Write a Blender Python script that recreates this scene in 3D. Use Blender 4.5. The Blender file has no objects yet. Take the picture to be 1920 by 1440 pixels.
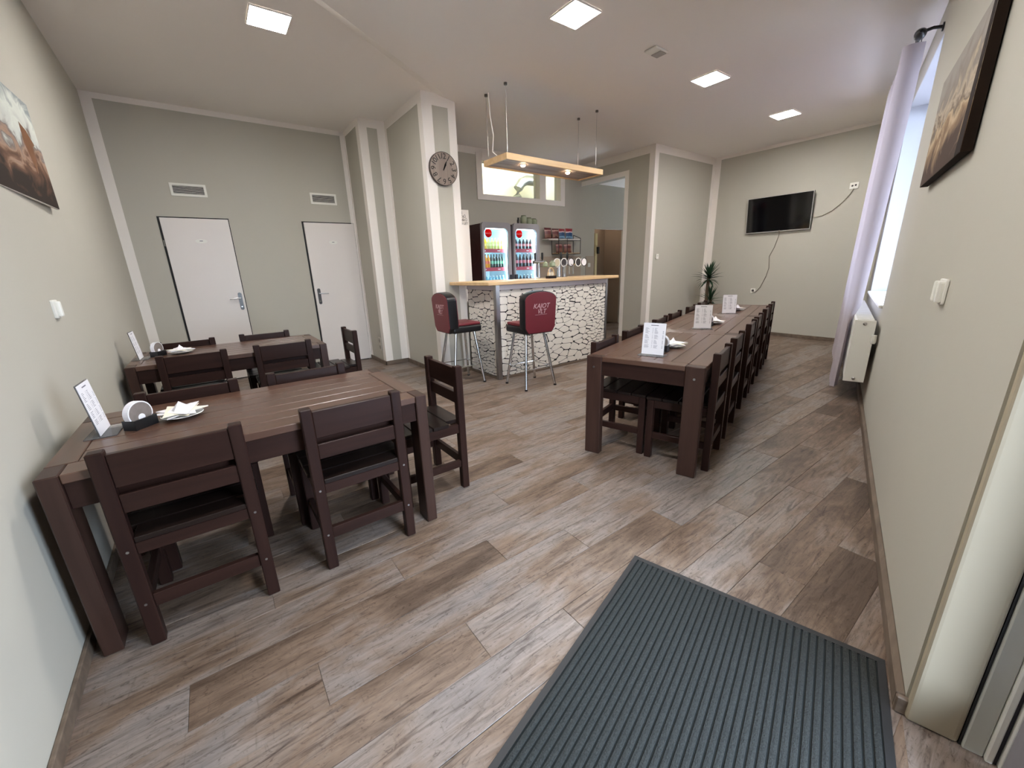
import bpy, bmesh, math, random
from mathutils import Matrix, Vector
random.seed(7)
S = bpy.context.scene
C = S.collection
PI = math.pi

# ---------------------------------------------------------------- camera
FPX = 749.9
CAM_Z = 1.35
cam = bpy.data.cameras.new('camera'); camo = bpy.data.objects.new('camera', cam); C.objects.link(camo)
cam.sensor_fit = 'HORIZONTAL'; cam.sensor_width = 36; cam.lens = FPX / 1920 * 36
cam.clip_start = 0.02; cam.clip_end = 200
right = Vector((0.803264, -0.594827, -0.030780))
down = Vector((-0.190248, -0.207257, -0.959609))
fwd = Vector((0.564422, 0.776676, -0.279647))
m = Matrix((right, -down, -fwd)).transposed().to_4x4(); m.translation = (0, 0, CAM_Z)
camo.matrix_world = m
S.camera = camo

# ---------------------------------------------------------------- world, colour management
w = bpy.data.worlds.new('overcast_sky'); S.world = w; w.use_nodes = True
bg = w.node_tree.nodes['Background']
bg.inputs[0].default_value = (0.77, 0.86, 1.0, 1); bg.inputs[1].default_value = 5.2
S.view_settings.view_transform = 'Standard'; S.view_settings.look = 'None'
S.view_settings.gamma = 1.0; S.view_settings.use_curve_mapping = False
S.view_settings.exposure = 2.24
LED = 40.0            # ceiling panel strength
S.cycles.use_denoising = True
S.cycles.max_bounces = 10; S.cycles.diffuse_bounces = 6; S.cycles.glossy_bounces = 4
S.cycles.transmission_bounces = 6; S.cycles.transparent_max_bounces = 12
S.cycles.caustics_reflective = False; S.cycles.caustics_refractive = False
S.cycles.sample_clamp_indirect = 8.0

# window wall frame: s along the wall, o into the room
WA = math.radians(15.3); CW, SW = math.cos(WA), math.sin(WA); C0 = -0.3545
def W(s, o, z=0.0): return Vector((s*CW - (C0+o)*SW, s*SW + (C0+o)*CW, z))
# the entrance is open behind the camera and the window is glazed: sky portals in both openings
def portal(name, s0, s1, z0, z1, o):
    l = bpy.data.lights.new(name, 'AREA'); l.shape = 'RECTANGLE'; l.size = s1-s0; l.size_y = z1-z0
    l.cycles.is_portal = True
    ob = bpy.data.objects.new(name, l); C.objects.link(ob)
    n = Vector((-SW, CW, 0)); x = Vector((CW, SW, 0)); z = -n; y = z.cross(x)
    M = Matrix((x, y, z)).transposed().to_4x4(); M.translation = W((s0+s1)/2, o, (z0+z1)/2); ob.matrix_world = M
portal('entrance_sky_portal', 0.52, 1.28, 0.18, 2.08, -0.26)
portal('window_sky_portal', 4.89, 6.88, 0.92, 2.93, -0.36)

# ---------------------------------------------------------------- helpers
def lin(c):
    c = c/255.0
    return c/12.92 if c <= 0.04045 else ((c+0.055)/1.055)**2.4
def rgb(r, g, b): return (lin(r), lin(g), lin(b), 1)
def newmat(name):
    mt = bpy.data.materials.new(name); mt.use_nodes = True
    nt = mt.node_tree; return mt, nt, nt.nodes['Principled BSDF']
def N(nt, t, **kw):
    n = nt.nodes.new(t)
    for k, v in kw.items(): setattr(n, k, v)
    return n
def mat(name, col, rough=0.5, metal=0.0, bump=0.0, bscale=60, emit=None, estr=0, coat=0, var=0.0, vscale=3, spec=None, alpha=None, trans=0):
    mt, nt, p = newmat(name)
    p.inputs['Base Color'].default_value = col; p.inputs['Roughness'].default_value = rough; p.inputs['Metallic'].default_value = metal
    if coat: p.inputs['Coat Weight'].default_value = coat; p.inputs['Coat Roughness'].default_value = 0.15
    if spec is not None: p.inputs['Specular IOR Level'].default_value = spec
    if trans: p.inputs['Transmission Weight'].default_value = trans
    if emit: p.inputs['Emission Color'].default_value = emit; p.inputs['Emission Strength'].default_value = estr
    tc = N(nt, 'ShaderNodeTexCoord')
    if bump:
        nz = N(nt, 'ShaderNodeTexNoise'); nz.inputs['Scale'].default_value = bscale; nz.inputs['Detail'].default_value = 6
        nt.links.new(tc.outputs['Object'], nz.inputs['Vector'])
        b = N(nt, 'ShaderNodeBump'); b.inputs['Strength'].default_value = bump; b.inputs['Distance'].default_value = 0.004
        nt.links.new(nz.outputs['Fac'], b.inputs['Height']); nt.links.new(b.outputs['Normal'], p.inputs['Normal'])
    if var:
        nz = N(nt, 'ShaderNodeTexNoise'); nz.inputs['Scale'].default_value = vscale; nz.inputs['Detail'].default_value = 4
        nt.links.new(tc.outputs['Object'], nz.inputs['Vector'])
        mx = N(nt, 'ShaderNodeMix', data_type='RGBA'); 
        mx.inputs['A'].default_value = tuple(c*(1-var) for c in col[:3])+(1,); mx.inputs['B'].default_value = tuple(min(1, c*(1+var)) for c in col[:3])+(1,)
        nt.links.new(nz.outputs['Fac'], mx.inputs['Factor']); nt.links.new(mx.outputs['Result'], p.inputs['Base Color'])
    return mt
def glassy(name, tint=(1, 1, 1, 1), opacity=0.08, rough=0.03):
    mt, nt, p = newmat(name)
    p.inputs['Base Color'].default_value = tint; p.inputs['Roughness'].default_value = rough
    tr = N(nt, 'ShaderNodeBsdfTransparent'); tr.inputs[0].default_value = tint
    gl = N(nt, 'ShaderNodeBsdfGlossy'); gl.inputs['Roughness'].default_value = rough
    df = N(nt, 'ShaderNodeBsdfDiffuse'); df.inputs[0].default_value = tint
    m1 = N(nt, 'ShaderNodeMixShader'); m1.inputs[0].default_value = opacity
    nt.links.new(tr.outputs[0], m1.inputs[1]); nt.links.new(df.outputs[0], m1.inputs[2])
    lw = N(nt, 'ShaderNodeLayerWeight'); lw.inputs['Blend'].default_value = 0.12
    m2 = N(nt, 'ShaderNodeMixShader'); nt.links.new(lw.outputs['Fresnel'], m2.inputs[0])
    nt.links.new(m1.outputs[0], m2.inputs[1]); nt.links.new(gl.outputs[0], m2.inputs[2])
    nt.links.new(m2.outputs[0], nt.nodes['Material Output'].inputs[0])
    return mt
def emitter(name, col, strength):
    mt, nt, p = newmat(name); e = N(nt, 'ShaderNodeEmission'); e.inputs[0].default_value = col; e.inputs[1].default_value = strength
    nt.links.new(e.outputs[0], nt.nodes['Material Output'].inputs[0]); return mt
def ramp(nt, stops):
    r = N(nt, 'ShaderNodeValToRGB'); e = r.color_ramp.elements
    while len(e) < len(stops): e.new(0.5)
    for i, (p, c) in enumerate(stops): e[i].position = p; e[i].color = c
    return r
def wood(name, c1, c2, rough, axis='X', scale=14, stretch=18, coat=0.0, bump=0.15, rnd=True, spec=None):
    mt, nt, p = newmat(name); L = nt.links.new
    tc = N(nt, 'ShaderNodeTexCoord'); mp = N(nt, 'ShaderNodeMapping')
    sc = {'X': (1, stretch, stretch), 'Y': (stretch, 1, stretch), 'Z': (stretch, stretch, 1)}[axis]
    mp.inputs['Scale'].default_value = tuple(v*scale/14 for v in sc)
    L(tc.outputs['Object'], mp.inputs['Vector'])
    if rnd:
        oi = N(nt, 'ShaderNodeObjectInfo'); mu = N(nt, 'ShaderNodeMath', operation='MULTIPLY'); mu.inputs[1].default_value = 37.0
        L(oi.outputs['Random'], mu.inputs[0]); cb = N(nt, 'ShaderNodeCombineXYZ'); L(mu.outputs[0], cb.inputs[0]); L(mu.outputs[0], cb.inputs[1]); L(mu.outputs[0], cb.inputs[2])
        L(cb.outputs[0], mp.inputs['Location'])
    nz = N(nt, 'ShaderNodeTexNoise'); nz.inputs['Scale'].default_value = 2.2; nz.inputs['Detail'].default_value = 8; nz.inputs['Distortion'].default_value = 0.6
    L(mp.outputs[0], nz.inputs['Vector'])
    r = ramp(nt, [(0.3, c1), (0.7, c2)]); L(nz.outputs['Fac'], r.inputs[0]); L(r.outputs[0], p.inputs['Base Color'])
    p.inputs['Roughness'].default_value = rough
    if coat: p.inputs['Coat Weight'].default_value = coat; p.inputs['Coat Roughness'].default_value = 0.2
    if spec is not None: p.inputs['Specular IOR Level'].default_value = spec
    b = N(nt, 'ShaderNodeBump'); b.inputs['Strength'].default_value = bump; b.inputs['Distance'].default_value = 0.003
    L(nz.outputs['Fac'], b.inputs['Height']); L(b.outputs['Normal'], p.inputs['Normal'])
    return mt

def box(bm, x0, x1, y0, y1, z0, z1, M=None):
    v = [bm.verts.new((x, y, z)) for z in (z0, z1) for x, y in ((x0, y0), (x1, y0), (x1, y1), (x0, y1))]
    for f in ((3, 2, 1, 0), (4, 5, 6, 7), (0, 1, 5, 4), (1, 2, 6, 5), (2, 3, 7, 6), (3, 0, 4, 7)): bm.faces.new([v[i] for i in f])
    if M: bmesh.ops.transform(bm, matrix=M, verts=v)
    return v
def prism(bm, pts, z0, z1, M=None):
    a = [bm.verts.new((p[0], p[1], z0)) for p in pts]; b = [bm.verts.new((p[0], p[1], z1)) for p in pts]
    n = len(pts); bm.faces.new(a[::-1]); bm.faces.new(b)
    for i in range(n): bm.faces.new((a[i], a[(i+1) % n], b[(i+1) % n], b[i]))
    if M: bmesh.ops.transform(bm, matrix=M, verts=a+b)
    return a+b
def lathe(bm, prof, n=16, M=None, caps=True):
    rings = []; vs = []
    for r, z in prof:
        ring = [bm.verts.new((r*math.cos(2*PI*i/n), r*math.sin(2*PI*i/n), z)) for i in range(n)]; rings.append(ring); vs += ring
    for a, b in zip(rings, rings[1:]):
        for i in range(n): bm.faces.new((a[i], a[(i+1) % n], b[(i+1) % n], b[i]))
    if caps:
        bm.faces.new(rings[0][::-1]); bm.faces.new(rings[-1])
    if M: bmesh.ops.transform(bm, matrix=M, verts=vs)
    return vs
def tube(bm, pts, r, n=8, r2=None):
    pts = [Vector(p) for p in pts]; rings = []; r2 = r if r2 is None else r2
    for i, p in enumerate(pts):
        t = (pts[min(i+1, len(pts)-1)] - pts[max(i-1, 0)]).normalized()
        up = Vector((0, 0, 1)) if abs(t.z) < 0.95 else Vector((1, 0, 0))
        x = t.cross(up).normalized(); y = t.cross(x)
        rr = r + (r2-r)*i/max(1, len(pts)-1)
        rings.append([bm.verts.new(p + x*rr*math.cos(2*PI*k/n) + y*rr*math.sin(2*PI*k/n)) for k in range(n)])
    for a, b in zip(rings, rings[1:]):
        for i in range(n): bm.faces.new((a[i], b[i], b[(i+1) % n], a[(i+1) % n]))
    bm.faces.new(rings[0]); bm.faces.new(rings[-1][::-1])
def BM(): return bmesh.new()
def obj(name, bm, mt, parent=None, bevel=0.0, seg=1, smooth=False, sharp=40):
    if bevel: bmesh.ops.bevel(bm, geom=bm.edges[:], offset=bevel, segments=seg, affect='EDGES', profile=0.6)
    bmesh.ops.recalc_face_normals(bm, faces=bm.faces[:])
    me = bpy.data.meshes.new(name); bm.to_mesh(me); bm.free()
    for k in (mt if isinstance(mt, (list, tuple)) else [mt]): me.materials.append(k)
    if smooth:
        me.polygons.foreach_set('use_smooth', [True]*len(me.polygons)); me.set_sharp_from_angle(angle=math.radians(sharp))
    o = bpy.data.objects.new(name, me); C.objects.link(o)
    if parent: o.parent = parent
    return o
def bx(name, x0, x1, y0, y1, z0, z1, mt, parent=None, bevel=0.0, seg=1, M=None):
    b = BM(); box(b, x0, x1, y0, y1, z0, z1, M); return obj(name, b, mt, parent, bevel, seg)
def tag(o, label, cat, group=None, kind=None):
    o['label'] = label; o['category'] = cat
    if group: o['group'] = group
    if kind: o['kind'] = kind
    return o
def thing(name, label, cat, loc=(0, 0, 0), rz=0, group=None, kind=None):
    o = bpy.data.objects.new(name, None); C.objects.link(o); o.empty_display_size = 0.1
    o.location = loc; o.rotation_euler = (0, 0, rz); return tag(o, label, cat, group, kind)
def copy_tree(o, parent=None):
    c = o.copy(); C.objects.link(c); c.parent = parent
    for ch in list(o.children): copy_tree(ch, c)
    return c
def struct(name, bm, mt, label, cat, **kw):
    return tag(obj(name, bm, mt, **kw), label, cat, kind='structure')
def text(name, body, size, mt, parent, M, shear=0.0, extrude=0.0008, align='CENTER', spacing=1.0):
    cu = bpy.data.curves.new(name, 'FONT'); cu.body = body; cu.size = size; cu.extrude = extrude; cu.shear = shear
    cu.align_x = align; cu.align_y = 'CENTER'; cu.space_character = spacing; cu.resolution_u = 3
    tmp = bpy.data.objects.new(name, cu); C.objects.link(tmp)
    me = bpy.data.meshes.new_from_object(tmp.evaluated_get(bpy.context.evaluated_depsgraph_get()))
    bpy.data.objects.remove(tmp); bpy.data.curves.remove(cu)
    me.materials.clear(); me.materials.append(mt); me.transform(M); me.name = name
    o = bpy.data.objects.new(name, me); C.objects.link(o); o.parent = parent; return o
def frameM(origin, x, y):        # local x -> x, local y -> y
    x = Vector(x).normalized(); y = Vector(y).normalized(); z = x.cross(y)
    M = Matrix((x, y, z)).transposed().to_4x4(); M.translation = origin; return M
def T(x, y, z): return Matrix.Translation((x, y, z))
def RX(a): return Matrix.Rotation(a, 4, 'X')
def RY(a): return Matrix.Rotation(a, 4, 'Y')
def RZ(a): return Matrix.Rotation(a, 4, 'Z')
def rrect(w, h, r, n=5):
    pts = []
    for cx, cy, a0 in ((w/2-r, h/2-r, 0), (-w/2+r, h/2-r, 90), (-w/2+r, -h/2+r, 180), (w/2-r, -h/2+r, 270)):
        for i in range(n+1):
            a = math.radians(a0+90*i/n); pts.append((cx+r*math.cos(a), cy+r*math.sin(a)))
    return pts
def ring_plate(bm, outer, inner, z0, z1, M=None):
    n = len(outer); L = []
    for pts, z in ((outer, z0), (inner, z0), (inner, z1), (outer, z1)): L.append([bm.verts.new((p[0], p[1], z)) for p in pts])
    for k in range(4):
        a, b = L[k], L[(k+1) % 4]
        for i in range(n): bm.faces.new((a[i], a[(i+1) % n], b[(i+1) % n], b[i]))
    if M: bmesh.ops.transform(bm, matrix=M, verts=[v for l in L for v in l])

# ---------------------------------------------------------------- materials
M_wall = mat('greige_wall_paint', rgb(187, 183, 171), 0.75, bump=0.12, bscale=35, var=0.02)
M_trim = mat('white_wall_band_paint', rgb(238, 232, 225), 0.7, bump=0.06, bscale=40)
M_ceil = mat('white_ceiling_paint', rgb(243, 238, 233), 0.85, bump=0.08, bscale=12)
M_doorw = mat('white_door_lacquer', rgb(226, 219, 214), 0.4)
M_black = mat('black_gap', rgb(14, 13, 13), 0.6)
M_plastic = mat('white_plastic', rgb(232, 230, 222), 0.35)
M_steel = mat('brushed_steel', rgb(175, 173, 172), 0.32, 1.0, bump=0.05, bscale=120)
M_chrome = mat('chrome', rgb(205, 205, 205), 0.15, 1.0)
M_iron = mat('black_iron', rgb(18, 17, 18), 0.4)
M_brown = wood('dark_brown_lacquer_x', rgb(42, 27, 23), rgb(52, 34, 29), 0.33, 'X', 10, 16, bump=0.05, spec=0.13)
M_browny = wood('dark_brown_lacquer_y', rgb(42, 27, 23), rgb(52, 34, 29), 0.33, 'Y', 10, 16, bump=0.05, spec=0.13)
M_brownz = wood('dark_brown_lacquer_z', rgb(41, 26, 23), rgb(50, 33, 28), 0.35, 'Z', 10, 16, bump=0.05, spec=0.13)
M_topx = wood('brown_table_top_x', rgb(76, 52, 41), rgb(94, 67, 53), 0.28, 'X', 10, 16, coat=0.15, bump=0.05)
M_topy = wood('brown_table_top_y', rgb(76, 52, 41), rgb(94, 67, 53), 0.28, 'Y', 10, 16, coat=0.15, bump=0.05)
M_tleg = wood('brown_table_leg', rgb(54, 37, 31), rgb(66, 46, 39), 0.33, 'Z', 10, 16, bump=0.05, spec=0.25)
M_seat = wood('worn_black_brown_seat', rgb(22, 15, 13), rgb(36, 25, 21), 0.33, 'X', 10, 16, bump=0.1, spec=0.28)
M_pine = wood('pale_pine', rgb(204, 168, 122), rgb(222, 190, 146), 0.5, 'X', 8, 14, bump=0.05)
M_base = wood('grey_brown_skirting', rgb(92, 78, 66), rgb(124, 108, 93), 0.5, 'X', 10, 12)
M_paper = mat('white_paper', rgb(236, 234, 238), 0.6)
M_print = mat('grey_print', rgb(120, 118, 130), 0.7)
M_ink = mat('black_print', rgb(30, 28, 28), 0.7)
M_white = mat('white_ceramic', rgb(238, 238, 234), 0.25)
M_cream = mat('cream_napkin', rgb(240, 234, 216), 0.8)
M_glass = glassy('clear_glass', (0.93, 0.97, 1, 1), 0.03)
M_acryl = glassy('clear_acrylic', (0.96, 0.96, 0.98, 1), 0.12)
M_redv = mat('burgundy_vinyl', rgb(112, 38, 46), 0.42, bump=0.05, bscale=200)
M_blackv = mat('black_vinyl', rgb(22, 22, 24), 0.38, bump=0.05, bscale=200)
M_stone = mat('pale_stone_print', rgb(226, 219, 208), 0.75, var=0.10, vscale=9)
M_joint = mat('dark_joint', rgb(32, 29, 29), 0.9)
M_led = emitter('led_diffuser', (1, 0.975, 0.95, 1), LED)
M_ledframe = mat('white_led_frame', rgb(240, 236, 230), 0.5)

# floor plank material ------------------------------------------------
def floor_mat():
    mt, nt, p = newmat('grey_brown_oak_vinyl'); L = nt.links.new
    tc = N(nt, 'ShaderNodeTexCoord'); oi = N(nt, 'ShaderNodeObjectInfo')
    mu = N(nt, 'ShaderNodeMath', operation='MULTIPLY'); mu.inputs[1].default_value = 91.0; L(oi.outputs['Random'], mu.inputs[0])
    cb = N(nt, 'ShaderNodeCombineXYZ')
    for i in range(3): L(mu.outputs[0], cb.inputs[i])
    ad = N(nt, 'ShaderNodeVectorMath', operation='ADD'); L(tc.outputs['Object'], ad.inputs[0]); L(cb.outputs[0], ad.inputs[1])
    def noise(sc, scale, det, dist=0.0):
        mp = N(nt, 'ShaderNodeMapping'); mp.inputs['Scale'].default_value = sc; L(ad.outputs[0], mp.inputs[0])
        nz = N(nt, 'ShaderNodeTexNoise'); nz.inputs['Scale'].default_value = scale; nz.inputs['Detail'].default_value = det; nz.inputs['Distortion'].default_value = dist
        nz.inputs['Roughness'].default_value = 0.62
        L(mp.outputs[0], nz.inputs['Vector']); return nz
    patch = noise((1, 2.6, 1), 1.9, 5, 0.5)          # broad grey / brown patches inside a plank
    grain = noise((1, 9, 1), 4.0, 13, 1.6)           # long grain
    streak = noise((1, 14, 1), 2.6, 7, 0.8)          # sparse dark streaks
    crack = noise((1.0, 2.6, 1), 30, 4, 1.5)         # small crackled ticks
    saw = noise((11, 1.6, 1), 6, 7, 0.6)             # short saw marks across the grain
    base = ramp(nt, [(0.28, rgb(86, 70, 58)), (0.44, rgb(119, 100, 85)), (0.58, rgb(133, 121, 113)), (0.74, rgb(122, 114, 110))])
    va = N(nt, 'ShaderNodeMath', operation='MULTIPLY_ADD'); va.inputs[1].default_value = 0.24; va.inputs[2].default_value = -0.12; L(oi.outputs['Random'], va.inputs[0])
    sm = N(nt, 'ShaderNodeMath', operation='ADD'); L(patch.outputs['Fac'], sm.inputs[0]); L(va.outputs[0], sm.inputs[1]); L(sm.outputs[0], base.inputs[0])
    cur = base.outputs[0]
    for nz_, stops, fac in ((grain, [(0.34, (0.50, 0.46, 0.43, 1)), (0.48, (0.92, 0.91, 0.90, 1)), (0.66, (1.18, 1.18, 1.18, 1))], 0.9),
                            (streak, [(0.32, (0.34, 0.30, 0.28, 1)), (0.42, (1, 1, 1, 1))], 0.85),
                            (crack, [(0.33, (0.48, 0.45, 0.43, 1)), (0.43, (1, 1, 1, 1)), (0.60, (1, 1, 1, 1)), (0.72, (1.18, 1.18, 1.18, 1))], 0.85),
                            (saw, [(0.60, (1, 1, 1, 1)), (0.72, (0.60, 0.58, 0.56, 1))], 0.65)):
        r_ = ramp(nt, stops); L(nz_.outputs['Fac'], r_.inputs[0])
        mx = N(nt, 'ShaderNodeMix', data_type='RGBA', blend_type='MULTIPLY'); mx.inputs['Factor'].default_value = fac
        L(cur, mx.inputs['A']); L(r_.outputs[0], mx.inputs['B']); cur = mx.outputs['Result']
    L(cur, p.inputs['Base Color'])
    p.inputs['Roughness'].default_value = 0.42; p.inputs['Specular IOR Level'].default_value = 0.4
    b = N(nt, 'ShaderNodeBump'); b.inputs['Strength'].default_value = 0.25; b.inputs['Distance'].default_value = 0.002
    L(grain.outputs['Fac'], b.inputs['Height']); L(b.outputs['Normal'], p.inputs['Normal'])
    return mt
M_floor = floor_mat()

# ================================================================= SETTING
CL, CH = 3.215, 3.255              # low and high ceiling
XL = lambda y: -0.618 - 0.0174*(y-1.65)      # left wall
YD = 6.53                          # wall with the two doors
X1, X2, X3, Y1, Y2 = 1.945, 2.29, 2.71, 5.85, 4.69   # stepped pier
YB = 6.12                          # wall behind the bar
X4, Y4, X5 = 6.30, 4.47, 8.20      # passage wall, corner wall, television wall

b = BM(); prism(b, [(-0.9, -1.2), (8.6, -1.2), (8.6, 6.9), (-0.9, 6.9)], -0.20, -0.006)
floor = struct('floor', b, mat('dark_subfloor', rgb(58, 48, 41), 0.8), 'grey-brown oak-look plank floor of the whole room', 'floor')
# planks: 0.186 m wide, 1.22 m long, running along x
PWd, PLn = 0.186, 1.22
def clip(poly, n, c):              # keep n.p >= c
    out = []
    for i in range(len(poly)):
        p, q = poly[i], poly[(i+1) % len(poly)]
        dp, dq = n[0]*p[0]+n[1]*p[1]-c, n[0]*q[0]+n[1]*q[1]-c
        if dp >= 0: out.append(p)
        if (dp >= 0) != (dq >= 0):
            t = dp/(dp-dq); out.append((p[0]+(q[0]-p[0])*t, p[1]+(q[1]-p[1])*t))
    return out
def plank_mesh(pts):
    b = BM(); a = [b.verts.new((x, y, -0.006)) for x, y in pts]
    cx = sum(p[0] for p in pts)/len(pts); cy = sum(p[1] for p in pts)/len(pts)
    mid = [b.verts.new((x, y, -0.0012)) for x, y in pts]
    def ins(x, y):
        d = Vector((cx-x, cy-y)); return (x+math.copysign(min(0.0015, abs(d.x)), d.x), y+math.copysign(min(0.0015, abs(d.y)), d.y))
    top = [b.verts.new((*ins(x, y), 0.0)) for x, y in pts]
    n = len(pts); b.faces.new(top)
    for i in range(n):
        j = (i+1) % n
        b.faces.new((a[i], a[j], mid[j], mid[i])); b.faces.new((mid[i], mid[j], top[j], top[i]))
    bmesh.ops.recalc_face_normals(b, faces=b.faces[:])
    me = bpy.data.meshes.new('plank'); b.to_mesh(me); b.free(); me.materials.append(M_floor); return me
hl, hw = PLn/2-0.0008, PWd/2-0.0008
full_plank = plank_mesh([(-hl, -hw), (hl, -hw), (hl, hw), (-hl, hw)])
row = 0; y = 0.962 - 8*PWd
offs = {}
while y < YD-0.01:
    yc = y + PWd/2
    off = (row*0.437 + random.uniform(-0.09, 0.09)) % PLn
    x = -0.9 - off
    while x < X5:
        poly = [(x, y), (x+PLn, y), (x+PLn, y+PWd), (x, y+PWd)]
        full = True; P = poly
        for n, c in (((-SW, CW), C0+0.001), ((1, 0.0174), -0.618+0.0174*1.65+0.001), ((-1, 0), -X5+0.001), ((0, -1), -YD+0.001)):
            Q = clip(P, n, c)
            if len(Q) != len(P) or any(abs(p[0]-q[0])+abs(p[1]-q[1]) > 1e-6 for p, q in zip(P, Q)): full = False
            P = Q
            if len(P) < 3: break
        x += PLn
        if len(P) < 3: continue
        area = abs(sum(P[i][0]*P[(i+1) % len(P)][1]-P[(i+1) % len(P)][0]*P[i][1] for i in range(len(P))))/2
        if area < 0.004: continue
        cx, cyy = x-PLn/2, yc
        if cx > X1+0.7 and cx < X3 and cyy > Y1+0.2: continue
        if cx > X5-0.3 and cyy > Y4+0.3: continue
        if full: me = full_plank
        else: me = plank_mesh([(p[0]-cx, p[1]-cyy) for p in P])
        o = bpy.data.objects.new('plank', me); C.objects.link(o); o.parent = floor; o.location = (cx, cyy, 0)
    y += PWd; row += 1

# ceiling: low part, a shallow sloped fold running diagonally to the pier, high part over the left tables
b = BM()
A0, A1 = (-0.9, 2.30), (X3, 4.69); B0, B1 = (-0.9, 3.10), (2.5, 4.72)
lo = [b.verts.new((x, y_, CL)) for x, y_ in (A0, A1, (2.72, 6.9), (8.6, 6.9), (8.6, -1.2), (-0.9, -1.2))]
b.faces.new(lo)
hi = [b.verts.new((x, y_, CH)) for x, y_ in (B0, B1, (2.5, 6.9), (-0.9, 6.9))]
b.faces.new(hi); b.faces.new((lo[0], lo[1], hi[1], hi[0])); b.faces.new((lo[1], lo[2], hi[2], hi[1]))
bmesh.ops.triangulate(b, faces=b.faces[:])
struct('ceiling', b, M_ceil, 'white plaster ceiling with a faint diagonal fold', 'ceiling')
TOP = 3.34
# walls --------------------------------------------------------------
b = BM(); prism(b, [(XL(-0.8), -0.8), (XL(6.7), 6.7), (XL(6.7)-0.2, 6.7), (XL(-0.8)-0.2, -0.8)], -0.02, TOP)
struct('wall_left', b, M_wall, 'greige left wall with a picture and a light switch', 'wall')
b = BM(); prism(b, [(XL(YD), YD), (X1+0.01, YD), (X1+0.01, YD+0.15), (XL(YD), YD+0.15)], -0.02, TOP)
struct('wall_back', b, M_wall, 'greige far left wall with two white doors', 'wall')
b = BM(); prism(b, [(X1, Y1), (X2, Y1), (X2, Y2), (X3, Y2), (X3, 6.9), (X1, 6.9)], -0.02, TOP)
struct('wall_pier', b, M_wall, 'stepped greige pier with white bands and a round clock', 'wall')
HX0, HX1, HZ0, HZ1, HM0, HM1 = 3.96, 5.73, 2.53, 3.05, 5.21, 5.34   # hatch opening and mullion
b = BM()
for x0, x1, z0, z1 in ((X3, HX0, -0.02, TOP), (HX1, 6.70, -0.02, TOP), (HX0, HX1, -0.02, HZ0), (HX0, HX1, HZ1, TOP), (HM0, HM1, HZ0, HZ1), (6.70, 7.75, 2.08, TOP), (7.75, 9.0, -0.02, TOP)):
    box(b, x0, x1, YB, YB+0.15, z0, z1)
struct('wall_bar', b, M_wall, 'greige wall behind the bar with a high glazed hatch', 'wall')
b = BM(); box(b, X4, X4+0.15, Y4, 5.06, -0.02, TOP); box(b, X4, X4+0.15, 5.06, YB, 2.84, TOP)
struct('wall_passage', b, M_wall, 'greige wall with the open passage right of the bar', 'wall')
b = BM(); box(b, X4+0.15, 9.1, Y4, Y4+0.15, -0.02, TOP)
struct('wall_corner', b, M_wall, 'short greige wall between the passage and the television wall', 'wall')
b = BM(); box(b, X5, X5+0.15, 1.3, Y4, -0.02, TOP)
struct('wall_television', b, M_wall, 'greige far right wall with the television', 'wall')
# window wall: entrance s 0.25..1.43, window s 4.87..6.90
def wbox(bm, s0, s1, o0, o1, z0, z1):
    return prism(bm, [W(s0, o0)[:2], W(s1, o0)[:2], W(s1, o1)[:2], W(s0, o1)[:2]], z0, z1)
b = BM()
for s0, s1, z0, z1 in ((-0.95, 0.36, -0.02, TOP), (0.36, 1.43, 2.28, TOP), (1.43, 4.87, -0.02, TOP), (4.87, 6.90, -0.02, 0.90), (4.87, 6.90, 2.95, TOP), (6.90, 9.2, -0.02, TOP)):
    wbox(b, s0, s1, -0.42, 0, z0, z1)
struct('wall_window', b, M_wall, 'greige window wall on the right with radiator and curtain', 'wall')
# passage interior
b = BM(); box(b, 9.0, 9.1, 4.5, 6.3, -0.02, 3.3); struct('wall_passage_end', b, M_wall, 'end wall inside the passage', 'wall')
b = BM(); box(b, X4+0.15, 9.0, Y4+0.15, YB, 2.92, 3.0); struct('ceiling_passage', b, M_ceil, 'lowered ceiling inside the passage', 'ceiling')
b = BM(); box(b, 6.5, 8.0, 6.75, 6.85, -0.02, 2.4); box(b, 6.6, 6.70, 6.27, 6.75, -0.02, 2.4); box(b, 7.75, 7.85, 6.27, 6.75, -0.02, 2.4); box(b, 6.5, 8.0, YB+0.15, 6.85, 2.4, 2.45)
struct('wall_passage_niche', b, mat('brown_niche_paint', rgb(150, 130, 112), 0.8), 'brownish niche seen through the passage', 'wall')
# kitchen behind the hatch
b = BM(); box(b, 3.2, 8.4, 8.0, 8.1, 0, 3.7); box(b, 3.1, 3.2, 6.27, 8.1, 0, 3.7); box(b, 8.4, 8.5, 6.27, 8.1, 0, 3.7); box(b, 3.1, 8.5, 6.27, 8.1, 3.6, 3.7); box(b, 3.1, 6.5, 6.27, 8.1, -0.1, 0.0); box(b, 6.5, 8.5, 6.86, 8.1, -0.1, 0.0); box(b, 8.0, 8.5, 6.27, 6.86, -0.1, 0.0)
struct('wall_kitchen', b, mat('cream_kitchen_paint', rgb(232, 226, 196), 0.8), 'bright cream kitchen walls seen through the hatch', 'wall')
# tiles behind the taps
b = BM(); box(b, 4.62, X4, YB-0.012, YB, 0.6, 1.53); box(b, 6.45, 6.70, YB-0.012, YB, 0.0, 1.53)
struct('trim_1', b, mat('beige_splash_panel', rgb(176, 160, 142), 0.4), 'beige splash panel on the wall behind the taps', 'panel')

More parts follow.
